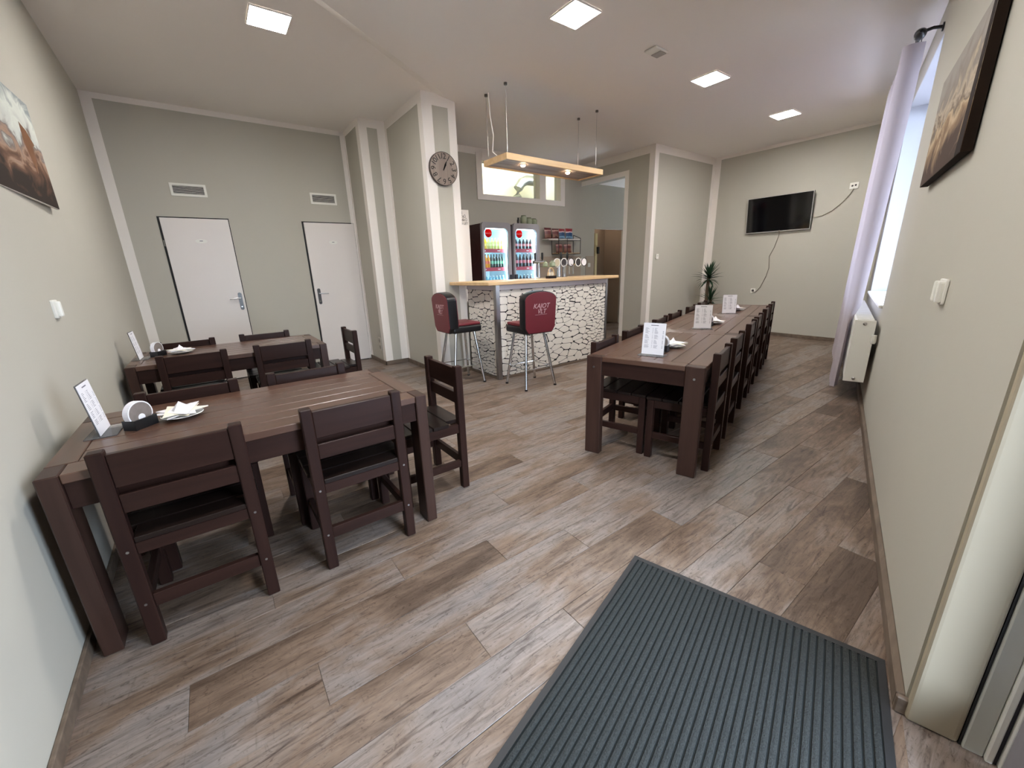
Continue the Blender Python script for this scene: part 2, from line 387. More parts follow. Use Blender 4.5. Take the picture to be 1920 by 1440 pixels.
# white painted bands ------------------------------------------------
tn = [1]
def band(fn, label):
    tn[0] += 1; b = BM(); fn(b); return struct('trim_%d' % tn[0], b, M_trim, label, 'trim')
e = 0.006
band(lambda b: (box(b, XL(YD), XL(YD)+0.095, YD-e, YD, 0, CH), box(b, XL(YD)+0.095, X1-0.05, YD-e, YD, CH-0.058, CH), box(b, X1-0.06, X1, YD-e, YD, 0, CH)), 'white painted band around the door wall')
band(lambda b: (box(b, X1-e, X1, Y1, Y1+0.11, 0, CH), box(b, X1-e, X1, Y1+0.11, YD-e, CH-0.07, CH), box(b, X1-e, X1, YD-0.05, YD-e, 0, CH-0.07)), 'white painted band on the inner pier side by the right door')
band(lambda b: (box(b, X1-e, X1+0.10, Y1-e, Y1, 0, CH), box(b, X2-0.11, X2-e, Y1-e, Y1, 0, CH), box(b, X1+0.10, X2-0.11, Y1-e, Y1, CH-0.10, CH)), 'white painted band framing the narrow inner pier face')
band(lambda b: (box(b, X2-e, X2, Y2, Y2+0.10, 0, CH), box(b, X2-e, X2, Y2+0.10, Y1-e, CH-0.10, CH), box(b, X2-e, X2, Y1-0.06, Y1-e, 0, CH-0.1)), 'white painted band on the pier side facing the tables')
band(lambda b: (box(b, X2-e, X2+0.12, Y2-e, Y2, 0, CH), box(b, X3-0.10, X3, Y2-e, Y2, 0, CH), box(b, X2+0.12, X3-0.10, Y2-e, Y2, CH-0.12, CH)), 'white painted band framing the pier face with the clock')
band(lambda b: box(b, X3, X4, YB-e, YB, CL-0.10, CL), 'white painted band along the top of the bar wall')
band(lambda b: (box(b, HX0-0.10, HX0+0.008, YB-0.02, YB+0.16, HZ0-0.08, HZ1+0.10), box(b, HX1-0.008, HX1+0.10, YB-0.02, YB+0.16, HZ0-0.08, HZ1+0.10), box(b, HX0, HX1, YB-0.02, YB+0.16, HZ0-0.08, HZ0+0.008),
                box(b, HX0, HX1, YB-0.02, YB+0.16, HZ1-0.008, HZ1+0.10), box(b, HM0-0.008, HM1+0.008, YB-0.02, YB+0.16, HZ0, HZ1)), 'white frame around the hatch above the fridges')
band(lambda b: (box(b, X4-e, X4, 4.98, 5.06, 0, 2.92), box(b, X4-e, X4, 5.06, YB, 2.84, 2.92), box(b, X4-e, X4, Y4, Y4+0.10, 0, CL), box(b, X4-e, X4, Y4+0.10, YB, CL-0.12, CL)), 'white painted band around the passage opening')
band(lambda b: (box(b, X4-e, X4+0.10, Y4-e, Y4, 0, CL), box(b, X4+0.10, X5-0.10, Y4-e, Y4, CL-0.12, CL), box(b, X5-0.10, X5, Y4-e, Y4, 0, CL)), 'white painted band around the corner wall behind the plant')
band(lambda b: (box(b, X5-e, X5, Y4-0.11, Y4-e, 0, CL), box(b, X5-e, X5, 1.8, Y4-0.11, CL-0.05, CL)), 'white painted band at the edge of the television wall')
# skirting boards
def skirt(name, pts, label, h=0.06, t=0.014):
    b = BM()
    for p, q in pts:
        p, q = Vector((*p, 0)), Vector((*q, 0)); d = (q-p).normalized(); n = Vector((-d.y, d.x, 0))*t
        prism(b, [p[:2], q[:2], (q+n)[:2], (p+n)[:2]], 0, h)
    return struct(name, b, M_base, label, 'skirting', bevel=0.003)
skirt('baseboard_left', [((XL(YD), YD), (XL(-0.3), -0.3))], 'grey-brown wood skirting along the left wall')
skirt('baseboard_pier', [((X1-e, Y1-0.02), (X1-e, YD)), ((X2, Y1-e), (X1-0.02, Y1-e)), ((X2-e, Y2-0.02), (X2-e, Y1)), ((X3, Y2-e), (X2-0.02, Y2-e))], 'grey-brown skirting around the stepped pier')
skirt('baseboard_back', [((1.20, YD), (0.385, YD)), ((-0.345, YD), (XL(YD), YD))], 'grey-brown skirting between the two doors')
skirt('baseboard_television', [((X5, 1.95), (X5, Y4))], 'grey-brown skirting below the television')
skirt('baseboard_corner', [((X5, Y4-e), (X4, Y4-e))], 'grey-brown skirting behind the plant', t=0.014)
skirt('baseboard_window', [(W(1.43, 0)[:2], W(8.3, 0)[:2])], 'grey-brown wood skirting along the window wall', t=0.022)
b = BM(); wbox(b, 1.412, 1.43, -0.055, 0.022, 0, 0.06); struct('baseboard_entrance', b, M_base, 'short dark skirting return at the entrance corner', 'skirting', bevel=0.004)

# doors ----------------------------------------------------------------
def door(name, x0, x1, hinge_left, label):
    t = thing(name, label, 'door', ((x0+x1)/2, YD, 0), kind='structure')
    h = (x1-x0)/2; z1 = 2.055
    b = BM(); box(b, -h, h, -0.006, -0.001, 0.0, z1); obj('gap', b, M_black, t)
    g = 0.022
    b = BM()
    if hinge_left: box(b, -h+g, h-0.010, -0.03, -0.008, 0.012, z1-0.014)
    else: box(b, -h+0.020, h-0.010, -0.03, -0.008, 0.012, z1-0.014)
    leaf = obj('leaf', b, M_doorw, t, 0.003)
    hx = (h-0.055) if hinge_left else (-h+0.075); dr = -1 if hinge_left else 1
    b = BM(); prism(b, [(p[0], p[1]) for p in rrect(0.042, 0.225, 0.02)], 0, 0.008, T(hx, -0.03, 1.03) @ RX(PI/2)); pl = obj('handle_plate', b, mat('dark_steel_plate', rgb(84, 82, 80), 0.3, 0.9), leaf)
    b = BM(); tube(b, [(hx, -0.03, 1.07), (hx, -0.075, 1.07), (hx+dr*0.03, -0.082, 1.072), (hx+dr*0.12, -0.08, 1.066)], 0.008); obj('handle', b, M_steel, leaf, smooth=True)
    b = BM(); lathe(b, [(0.008, 0), (0.008, 0.004)], 10, T(hx, -0.038, 0.96) @ RX(PI/2)); obj('keyhole', b, M_chrome, leaf)
    sx = 0.02
    b = BM(); prism(b, [(p[0]*0.06, p[1]*0.024) for p in [(math.cos(a*PI/10), math.sin(a*PI/10)) for a in range(20)]], 0, 0.004, T(sx, -0.03, 1.78) @ RX(PI/2)); sg = obj('sign', b, M_plastic, leaf)
    b = BM(); box(b, sx-0.016, sx+0.016, -0.0352, -0.0342, 1.778, 1.786); obj('print', b, M_print, leaf)
    for z in (0.35, 1.72):
        b = BM(); lathe(b, [(0.006, 0), (0.006, 0.07)], 8, T((-h+0.011) if hinge_left else (h-0.006), -0.008, z)); obj('hinge', b, M_steel, t)
    return t
door('door_1', -0.33, 0.373, True, 'white flush door with oval sign, left of the two on the far wall')
door('door_2', 1.215, 1.92, False, 'white flush door with oval sign, right of the two, beside the pier')

# hatch glazing, kitchen duct and lamp
b = BM(); box(b, HX0, HM0, YB+0.10, YB+0.104, HZ0, HZ1); box(b, HM1, HX1, YB+0.10, YB+0.104, HZ0, HZ1)
h = struct('window_2', b, M_glass, 'clear glass of the hatch above the fridges', 'window')
b = BM(); tube(b, [(5.75, 7.5, 1.9), (5.75, 7.5, 2.82), (5.78, 7.5, 2.98), (5.88, 7.5, 3.10), (6.02, 7.5, 3.16), (6.5, 7.5, 3.17)], 0.10, 16)
tag(obj('ventilation_duct', b, mat('galvanised_duct', rgb(170, 172, 165), 0.35, 0.8), smooth=True), 'curved galvanised duct seen through the hatch', 'duct')
b = BM(); box(b, 5.1, 5.9, 7.0, 7.25, 3.57, 3.60)
tag(obj('kitchen_lamp', b, emitter('kitchen_lamp_glow', (1, 0.93, 0.74, 1), 8)), 'bright ceiling lamp in the kitchen behind the hatch', 'lamp')

# window ---------------------------------------------------------------
t = thing('window_1', 'white framed window behind the curtain on the right wall', 'window', kind='structure')
b = BM()
for s0, s1, z0, z1 in ((4.87, 4.95, 0.90, 2.95), (6.82, 6.90, 0.90, 2.95), (4.95, 6.82, 0.90, 0.98), (4.95, 6.82, 2.87, 2.95), (5.84, 5.93, 0.98, 2.87)): wbox(b, s0, s1, -0.36, -0.29, z0, z1)
obj('window_frame', b, M_plastic, t, 0.004)
b = BM(); wbox(b, 6.892, 6.899, -0.29, -0.001, 0.925, 2.945); wbox(b, 4.871, 4.876, -0.29, -0.001, 0.925, 2.945); wbox(b, 4.88, 6.89, -0.29, -0.001, 2.94, 2.949); obj('reveal', b, mat('grey_white_reveal', rgb(172, 174, 178), 0.7), t)
b = BM(); wbox(b, 4.95, 5.84, -0.33, -0.326, 0.98, 2.87); obj('pane', b, M_glass, t)
b = BM(); wbox(b, 5.93, 6.82, -0.33, -0.326, 0.98, 2.87); obj('pane', b, M_glass, t)
b = BM(); wbox(b, 4.875, 6.895, -0.29, 0.03, 0.90, 0.925); obj('window_sill', b, M_plastic, t, 0.004)
# entrance: jamb and door frame strips
M_reveal = mat('rough_cream_plaster', rgb(172, 160, 138), 0.85, bump=0.5, bscale=14)
b = BM(); wbox(b, 1.40, 1.432, -0.115, -0.004, 0, 2.28)
struct('trim_30', b, M_reveal, 'rough cream plaster reveal at the entrance corner', 'reveal', bevel=0.012, seg=3)
t = thing('door_3', 'white plastic entrance door frame at the right edge', 'door', kind='structure')
b = BM(); wbox(b, 1.404, 1.43, -0.121, -0.1155, 0, 2.28); obj('gap', b, M_black, t)
b = BM(); wbox(b, 1.395, 1.43, -0.162, -0.1215, 0, 2.28); obj('door_frame', b, mat('grey_white_pvc', rgb(196, 196, 188), 0.4), t, 0.003)
b = BM(); wbox(b, 1.385, 1.42, -0.178, -0.163, 0, 2.28); obj('door_frame', b, M_plastic, t, 0.003)
b = BM(); wbox(b, 1.392, 1.42, -0.186, -0.1785, 0, 2.28); obj('gasket', b, mat('dark_gasket', rgb(34, 30, 40), 0.6), t)
b = BM(); wbox(b, 1.38, 1.42, -0.215, -0.187, 0, 2.28); obj('door_frame', b, M_plastic, t, 0.003)
b = BM(); wbox(b, 0.36, 0.42, -0.25, -0.12, 0, 2.28); obj('door_frame', b, M_plastic, t, 0.003)
b = BM(); wbox(b, 0.42, 1.38, -0.25, -0.16, 2.20, 2.28); obj('door_frame', b, M_plastic, t, 0.003)
b = BM()
for s0, s1, z0, z1 in ((0.425, 0.52, 0.01, 2.195), (1.28, 1.375, 0.01, 2.195), (0.52, 1.28, 0.01, 0.18), (0.52, 1.28, 2.08, 2.195)): wbox(b, s0, s1, -0.25, -0.19, z0, z1)
lf = obj('leaf', b, mat('grey_door_leaf', rgb(150, 146, 152), 0.5, var=0.1, vscale=30), t)
b = BM(); wbox(b, 0.52, 1.28, -0.222, -0.218, 0.18, 2.08); obj('pane', b, M_glass, lf)
b = BM(); wbox(b, 0.36, 1.43, -0.42, 0.0, -0.02, 0.0); struct('trim_31', b, M_floor, 'grey-brown floor strip in the entrance', 'floor')
b = BM(); prism(b, [W(-14, -0.42)[:2], W(16, -0.42)[:2], W(16, -16)[:2], W(-14, -16)[:2]], -0.3, -0.08)
struct('ground', b, mat('pale_paving', rgb(150, 146, 150), 0.9, var=0.1), 'pale grey paving outside the entrance', 'ground')

# ================================================================= CEILING LIGHTS
def ceiling_light(x, y, z, label, rim=True):
    t = thing('ceiling_light', label, 'ceiling light', (x, y, z), 0, 'square LED ceiling panels')
    b = BM(); box(b, -0.125, 0.125, -0.125, 0.125, -0.008, -0.001); obj('frame', b, M_ledframe, t)
    b = BM(); box(b, -0.135, 0.135, -0.135, 0.135, -0.0115, -0.0082); obj('diffuser', b, M_led, t)
    if rim:
        b = BM(); ring_plate(b, [(0.142, 0.142), (-0.142, 0.142), (-0.142, -0.142), (0.142, -0.142)], [(0.1355, 0.1355), (-0.1355, 0.1355), (-0.1355, -0.1355), (0.1355, -0.1355)], -0.013, -0.001); obj('rim', b, M_ledframe, t)
ceiling_light(0.77, 4.11, CH, 'glowing square ceiling panel above the left tables', True)
ceiling_light(2.68, 2.70, CL, 'glowing square ceiling panel in front of the bar, nearest the camera')
ceiling_light(4.71, 2.72, CL, 'glowing square ceiling panel in the middle of the right row')
ceiling_light(6.67, 2.74, CL, 'glowing square ceiling panel nearest the television wall')
ceiling_light(0.90, 1.20, CL, 'glowing square fill panel added above the entrance, just out of frame')  # unseen panel, added as fill light for the entrance end
t = thing('smoke_detector', 'small white box on the ceiling between two light panels', 'detector', (3.71, 2.69, CL))
b = BM(); box(b, -0.095, 0.095, -0.065, 0.065, -0.02, -0.001); obj('cover', b, M_plastic, t, 0.006)
b = BM(); box(b, -0.01, 0.08, -0.05, 0.05, -0.026, -0.0205); obj('grille', b, mat('grey_grille', rgb(170, 166, 160), 0.6), t, 0.002)

# ================================================================= TABLES
TL, TW, TH = 1.37, 0.775, 0.737
def make_table():
    t = thing('wooden_table', 'x', 'table')
    lx, ly = 0.058, 0.112
    for sx in (0, 1):
        for sy in (0, 1):
            x0 = 0 if sx == 0 else TL-lx; y0 = 0 if sy == 0 else TW-ly
            lg = bx('leg', x0, x0+lx, y0, y0+ly, 0, TH, M_tleg, t, 0.004)
            for k in (0,):
                b = BM(); lathe(b, [(0.008, 0), (0.008, 0.003)], 8, T(x0 if sx == 0 else x0+lx, y0+ly/2, 0.66) @ RY(-PI/2 if sx == 0 else PI/2)); obj('bolt', b, M_steel, lg)
    for y0 in (0, TW-ly): bx('plank', lx+0.002, TL-lx-0.002, y0, y0+ly-0.002, TH-0.034, TH, M_topx, t, 0.003)
    for x0 in (0, TL-0.085): bx('end_plank', x0, x0+0.083, ly+0.002, TW-ly-0.002, TH-0.034, TH, M_topy, t, 0.003)
    n = 5; w_ = (TW-2*ly)/n
    for k in range(n): bx('plank', 0.0855, TL-0.0875, ly+k*w_+0.0015, ly+(k+1)*w_-0.0015, TH-0.034, TH-0.0005, M_topx, t, 0.0025)
    for y0 in (0.016, TW-0.016-0.028): bx('apron', lx, TL-lx, y0, y0+0.028, TH-0.135, TH-0.036, M_brown, t, 0.002)
    for x0 in (0.012, TL-0.012-0.028): bx('apron', x0, x0+0.028, ly, TW-ly, TH-0.135, TH-0.036, M_browny, t, 0.002)
    return t
tab = make_table()
LA = math.radians(17.2); LU = Vector((math.cos(LA), math.sin(LA), 0)); LN = Vector((-math.sin(LA), math.cos(LA), 0)); LO = Vector((2.29, 1.185, 0))
def LT(t_, v, z=0): return LO + LU*t_ + LN*v + Vector((0, 0, z))
spots = [((-0.575, 1.85, 0), 0, 'front brown plank table against the left wall'), ((-0.60, 3.92, 0), 0, 'rear brown plank table by the two doors'),
         (tuple(LT(0, 0)), LA, 'brown plank table nearest the camera in the long right row'), (tuple(LT(TL+0.004, 0)), LA, 'middle brown plank table of the long right row'), (tuple(LT(2*TL+0.008, 0)), LA, 'far brown plank table of the long right row, by the television wall')]
for i, (loc, rz, lab) in enumerate(spots):
    o = tab if i == 0 else copy_tree(tab)
    o.location = loc; o.rotation_euler = (0, 0, rz); o['label'] = lab; o['group'] = 'brown plank tables'

# ================================================================= CHAIRS  (origin: middle of back outer face on floor; faces +y)
CWd = 0.437
def make_chair():
    t = thing('wooden_chair', 'x', 'chair')
    h = CWd/2; pw, pd = 0.046, 0.045
    for s in (-1, 1):
        x0 = -h if s < 0 else h-pw
        pst = bx('back_leg', x0, x0+pw, 0, pd, 0, 0.80, M_brownz, t, 0.004)
        for z in (0.185, 0.415):
            b = BM(); lathe(b, [(0.005, 0), (0.005, 0.002)], 8, T(x0+pw/2, 0, z) @ RX(PI/2)); obj('bolt', b, M_steel, pst)
        bx('front_leg', x0, x0+pw, 0.385, 0.43, 0, 0.437, M_brownz, t, 0.004)
        bx('side_rail', x0+0.010, x0+0.036, pd, 0.385, 0.380, 0.437, M_browny, t, 0.002)
        bx('side_stretcher', x0+0.010, x0+0.036, pd, 0.385, 0.150, 0.195, M_browny, t, 0.002)
    bx('back_slat', -h+pw, h-pw, 0.008, 0.034, 0.660, 0.785, M_brown, t, 0.003)
    bx('back_slat', -h+pw, h-pw, 0.008, 0.034, 0.560, 0.632, M_brown, t, 0.003)
    bx('rear_rail', -h+pw, h-pw, 0.008, 0.034, 0.390, 0.437, M_brown, t, 0.002)
    bx('front_rail', -h+pw, h-pw, 0.395, 0.421, 0.380, 0.437, M_brown, t, 0.002)
    bx('rear_stretcher', -h+pw, h-pw, 0.010, 0.036, 0.155, 0.210, M_brown, t, 0.002)
    n = 4; y0, y1 = 0.006, 0.44; d = (y1-y0)/n
    for k in range(n):
        a, c = y0+k*d, y0+(k+1)*d-0.005
        inset = pw+0.001 if k == 0 else -0.004
        bx('seat_plank', -h+inset, h-inset, a, c, 0.438, 0.460, M_seat, t, 0.003)
    return t
ch = make_chair(); used = [False]
def chair(x, y, rz, label, group):
    o = ch if not used[0] else copy_tree(ch); used[0] = True
    o.location = (x, y, 0); o.rotation_euler = (0, 0, rz); o['label'] = label; o['group'] = group
G1, G2, G3 = 'chairs at the front left table', 'chairs at the rear left table', 'chairs along the long right table'
chair(-0.216, 1.800, 0, 'brown slatted chair at front table, camera side, beside the left wall', G1)
chair(0.425, 1.800, 0, 'brown slatted chair at front table, camera side, nearer the table end', G1)
chair(-0.185, 2.700, PI, 'brown slatted chair behind the front table, nearer the left wall', G1)
chair(0.390, 2.700, PI, 'brown slatted chair behind the front table, with bright sheen on its back', G1)
chair(1.118, 2.255, PI/2, 'brown slatted chair at the free right end of the front table', G1)
chair(-0.195, 3.865, 0, 'brown slatted chair at rear table, camera side, beside the left wall', G2)
chair(0.420, 3.865, 0, 'brown slatted chair at rear table, camera side, nearer the table end', G2)
chair(-0.260, 4.765, PI, 'brown slatted chair behind the rear table, in front of the left door', G2)
chair(0.370, 4.765, PI, 'brown slatted chair behind the rear table, between the two doors', G2)
chair(1.10, 4.31, PI/2, 'brown slatted chair at the end of the rear table, before the right door', G2)
ords = ['nearest the camera', 'second from the camera', 'third from the camera', 'fourth from the camera', 'fifth from the camera', 'farthest, by the television wall']
for k, tt in enumerate((0.36, 0.985, 1.79, 2.36, 3.15, 3.81)):
    p = LT(tt, -0.055); chair(p.x, p.y, LA, 'brown slatted chair on the window side of the long table, ' + ords[k], G3)
for k, tt in enumerate((0.38, 0.99, 1.79, 2.35, 3.12, 3.75)):
    p = LT(tt, TW+0.05); chair(p.x, p.y, LA+PI, 'brown slatted chair on the bar side of the long table, ' + ords[k], G3)

# ================================================================= TABLE THINGS
def menu(loc, rz, label, hgt=0.215, wd=0.15):
    t = thing('menu_stand', label, 'menu', loc, rz, 'menu cards on the tables')
    b = BM(); box(b, -wd/2-0.012, wd/2+0.012, -0.05, 0.05, 0.0, 0.003); obj('base', b, M_acryl, t)
    tilt = T(0, 0, 0.004) @ RX(math.radians(-6))
    b = BM(); box(b, -wd/2-0.003, wd/2+0.003, 0.0022, 0.0045, 0, hgt+0.004, tilt); obj('sleeve', b, M_acryl, t)
    b = BM(); box(b, -wd/2, wd/2, -0.0008, 0.0008, 0.001, hgt, tilt); obj('card', b, M_paper, t)
    rnd = random.Random(3); b = BM()
    for y_ in (-0.00105, 0.00095):
        box(b, -0.025, 0.025, y_, y_+0.0001, hgt-0.017, hgt-0.012, tilt)
        for r_ in range(24):
            z = hgt-0.035-r_*0.0058
            if r_ in (7, 13, 19): continue
            box(b, -wd/2+0.014, -wd/2+0.014+rnd.uniform(0.015, 0.032), y_, y_+0.0001, z, z+0.0018, tilt)
            box(b, -0.012, -0.012+rnd.uniform(0.002, 0.005), y_, y_+0.0001, z, z+0.0022, tilt)
            box(b, 0.002, 0.002+rnd.uniform(0.010, 0.028), y_, y_+0.0001, z, z+0.0018, tilt)
            if r_ > 2: box(b, wd/2-0.018, wd/2-0.011, y_, y_+0.0001, z, z+0.0022, tilt)
    pr = obj('printed_lines', b, M_print, t); pr['kind'] = 'stuff'
    return t
zT = TH
menu(tuple(LT(0.215, 0.385, zT)), LA-PI/2+math.radians(0), 'upright white menu card on the long table, nearest the camera')
menu(tuple(LT(1.58, 0.35, zT)), LA-PI/2+math.radians(16), 'upright white menu card in the middle of the long table')
menu(tuple(LT(2.93, 0.335, zT)), LA-PI/2+math.radians(22), 'upright white menu card at the far end of the long table')
menu((-0.462, 2.29, zT), math.radians(87), 'clear acrylic menu stand on the front left table')
menu((-0.535, 4.30, zT), math.radians(86), 'clear acrylic menu stand on the rear left table')
M_coast = mat('coaster_print', rgb(120, 110, 104), 0.7, var=0.35, vscale=40)
def coasters(loc, rz, label):
    t = thing('coaster_holder', label, 'coaster holder', loc, rz, 'coaster holders on the tables')
    b = BM(); box(b, -0.05, 0.05, -0.03, 0.03, 0.0, 0.006); box(b, -0.05, 0.05, -0.03, -0.024, 0.006, 0.042); box(b, -0.05, 0.05, 0.024, 0.03, 0.006, 0.042); box(b, -0.05, -0.045, -0.024, 0.024, 0.006, 0.042); box(b, 0.045, 0.05, -0.024, 0.024, 0.006, 0.042)
    obj('box', b, M_blackv, t)
    b = BM(); lathe(b, [(0.053, -0.013), (0.053, 0.013)], 32, T(0, 0, 0.062) @ RX(PI/2)); obj('coaster_stack', b, M_paper, t)
    b = BM(); lathe(b, [(0.048, 0), (0.048, 0.0006)], 32, T(0, -0.0132, 0.062) @ RX(PI/2)); obj('coaster_print', b, M_coast, t)
    b = BM(); lathe(b, [(0.015, 0), (0.015, 0.0004)], 16, T(0.0, -0.0139, 0.045) @ RX(PI/2)); obj('emblem', b, M_paper, t)
def napkin_plate(loc, rz, label):
    t = thing('napkin_plate', label, 'plate', loc, rz, 'plates of napkins on the tables')
    b = BM(); lathe(b, [(0.035, 0), (0.045, 0.004), (0.08, 0.016), (0.078, 0.018), (0.04, 0.007)], 24); obj('plate', b, M_white, t, smooth=True)
    rnd = random.Random(5)
    for k in range(5):
        a = rnd.uniform(0, 2*PI); r = 0.10
        b = BM(); vs = [(r*math.cos(a+q), r*math.sin(a+q)) for q in (0, 2.2, 4.1)]
        z = 0.021+k*0.003
        P = [b.verts.new((x, y, z+0.008*(i == 1))) for i, (x, y) in enumerate(vs)]; Q = [b.verts.new((x, y, z+0.002+0.008*(i == 1))) for i, (x, y) in enumerate(vs)]
        b.faces.new(P[::-1]); b.faces.new(Q)
        for i in range(3): b.faces.new((P[i], P[(i+1) % 3], Q[(i+1) % 3], Q[i]))
        obj('napkin', b, M_cream if k % 2 else M_paper, t)
    b = BM(); A = [b.verts.new(p) for p in ((-0.03, -0.012, 0.034), (0.045, -0.006, 0.034), (0.03, 0.02, 0.034), (-0.035, 0.015, 0.034), (-0.002, 0.004, 0.075))]
    for f in ((0, 1, 4), (1, 2, 4), (2, 3, 4), (3, 0, 4), (3, 2, 1, 0)): b.faces.new([A[i] for i in f])
    obj('napkin', b, M_paper, t)
coasters((-0.345, 2.265, zT), math.radians(48), 'black holder with a stack of round coasters on the front left table')
napkin_plate((-0.205, 2.30, zT), 0.3, 'white plate with folded napkins on the front left table')
coasters((-0.435, 4.36, zT), math.radians(60), 'black holder with a stack of round coasters on the rear left table')
napkin_plate((-0.285, 4.37, zT), 1.2, 'white plate with folded napkins on the rear left table')
for k, (tt, v) in enumerate(((0.40, 0.35), (1.80, 0.32), (3.13, 0.31))):
    wh = ('at the near end', 'in the middle', 'at the far end')[k]
    p = LT(tt, v+0.03, zT); coasters(tuple(p), LA-PI/2, 'black coaster holder behind the menu card ' + wh + ' of the long table')
    p = LT(tt+0.17, v-0.01, zT); napkin_plate(tuple(p), 0.8+k, 'white plate of folded napkins ' + wh + ' of the long table')

# ================================================================= BAR
bar = thing('bar_counter', 'bar front clad in white irregular stones with steel corner posts', 'bar', (2.72, 4.004, 0))
BW, BH = 1.97, 1.155      # length along x, height ; local origin: front left corner
b = BM(); prism(b, [(0.012, 0.012), (BW-0.012, 0.012), (BW-0.012, 0.52), (0.55, 0.52), (0.55, 0.675), (0.012, 0.675)], 0.0, BH-0.005); obj('body', b, M_joint, bar)
def post(x0, x1, y0, y1, z0, z1, nm): bx(nm, x0, x1, y0, y1, z0, z1, M_steel, bar, 0.003)
post(-0.012, 0.045, -0.012, 0.045, 0, BH, 'steel_post'); post(BW-0.03, BW+0.004, -0.008, 0.03, 0, BH, 'steel_post')
M_rail = mat('pale_aluminium_rail', rgb(206, 199, 202), 0.45)
bx('rail', 0.045, BW-0.03, -0.010, 0.012, BH-0.062, BH, M_rail, bar, 0.003); bx('rail', -0.010, 0.012, 0.045, 0.67, BH-0.062, BH, M_rail, bar, 0.003)
bx('skirting', 0.045, BW-0.03, -0.008, 0.012, 0, 0.03, M_base, bar); bx('skirting', -0.008, 0.012, 0.045, 0.67, 0, 0.03, M_base, bar)
STN = []
def stones(w_, h_, seed, mk):
    rnd = random.Random(seed); kx, kz = 1.0, 1.85; sites = []
    tries = 0
    while tries < 6000:
        tries += 1
        p = (rnd.uniform(0, w_)*kx, rnd.uniform(0, h_)*kz)
        col = (math.sin(p[0]*9.0+seed)+math.sin(p[0]*4.1+p[1]*1.3)) * 0.5
        rmin = (0.068 if col > 0.30 else 0.140) * rnd.uniform(0.75, 1.25)
        if all((p[0]-q[0])**2+(p[1]-q[1])**2 > rmin*rmin for q in sites): sites.append(p)
    for i, p in enumerate(sites):
        poly = [(0, 0), (w_*kx, 0), (w_*kx, h_*kz), (0, h_*kz)]
        for j, q in enumerate(sites):
            if i == j or (p[0]-q[0])**2+(p[1]-q[1])**2 > 0.5**2: continue
            n = (p[0]-q[0], p[1]-q[1]); mid = ((p[0]+q[0])/2, (p[1]+q[1])/2)
            poly = clip(poly, n, n[0]*mid[0]+n[1]*mid[1])
            if len(poly) < 3: break
        if len(poly) < 3: continue
        poly = [(x/kx, z/kz) for x, z in poly]
        # inset every edge by its own joint width, then cut the corners
        P = poly
        for k in range(len(poly)):
            a, c = poly[k], poly[(k+1) % len(poly)]; d = (c[0]-a[0], c[1]-a[1]); L = math.hypot(*d)
            if L < 1e-5: continue
            n = (-d[1]/L, d[0]/L); g = rnd.choice((0.001, 0.0015, 0.002, 0.003, 0.004, 0.008))
            P = clip(P, n, n[0]*a[0]+n[1]*a[1]+g)
            if len(P) < 3: break
        if len(P) < 3: continue
        Q = []
        for k in range(len(P)):
            a, c = P[k], P[(k+1) % len(P)]
            Q += [(a[0]*0.82+c[0]*0.18+rnd.uniform(-.002, .002), a[1]*0.82+c[1]*0.18), (a[0]*0.18+c[0]*0.82, a[1]*0.18+c[1]*0.82+rnd.uniform(-.0015, .0015))]
        ar = abs(sum(Q[k][0]*Q[(k+1) % len(Q)][1]-Q[(k+1) % len(Q)][0]*Q[k][1] for k in range(len(Q))))/2
        if ar < 0.00035: continue
        STN.append((ar, Q, 0.004 + rnd.uniform(0, 0.0015), mk))
stones(BW-0.08, BH-0.095, 11, T(0.047, 0.012, 0.032) @ RX(PI/2))
stones(0.622, BH-0.095, 23, frameM((0.012, 0.669, 0.032), (0, -1, 0), (0, 0, 1)))
STN.sort(key=lambda q: -q[0])                       # the 300 largest are single parts, the small fillers one part
for ar, Q, th_, mk in STN[:300]:
    b = BM(); prism(b, Q, 0, th_, mk); obj('stone', b, M_stone, bar)
b = BM()
for ar, Q, th_, mk in STN[300:]: prism(b, Q, 0, th_, mk)
obj('small_stones', b, M_stone, bar)['kind'] = 'stuff'
b = BM(); prism(b, [(2.585, 3.95), (4.87, 3.95), (4.87, 4.54), (3.30, 4.54), (3.30, Y2-0.012), (2.47, Y2-0.012)], BH+0.001, BH+0.04)
tag(obj('worktop', b, M_pine, bevel=0.004), 'pale pine worktop lying on the stone-clad bar', 'worktop')
TZ = BH+0.04

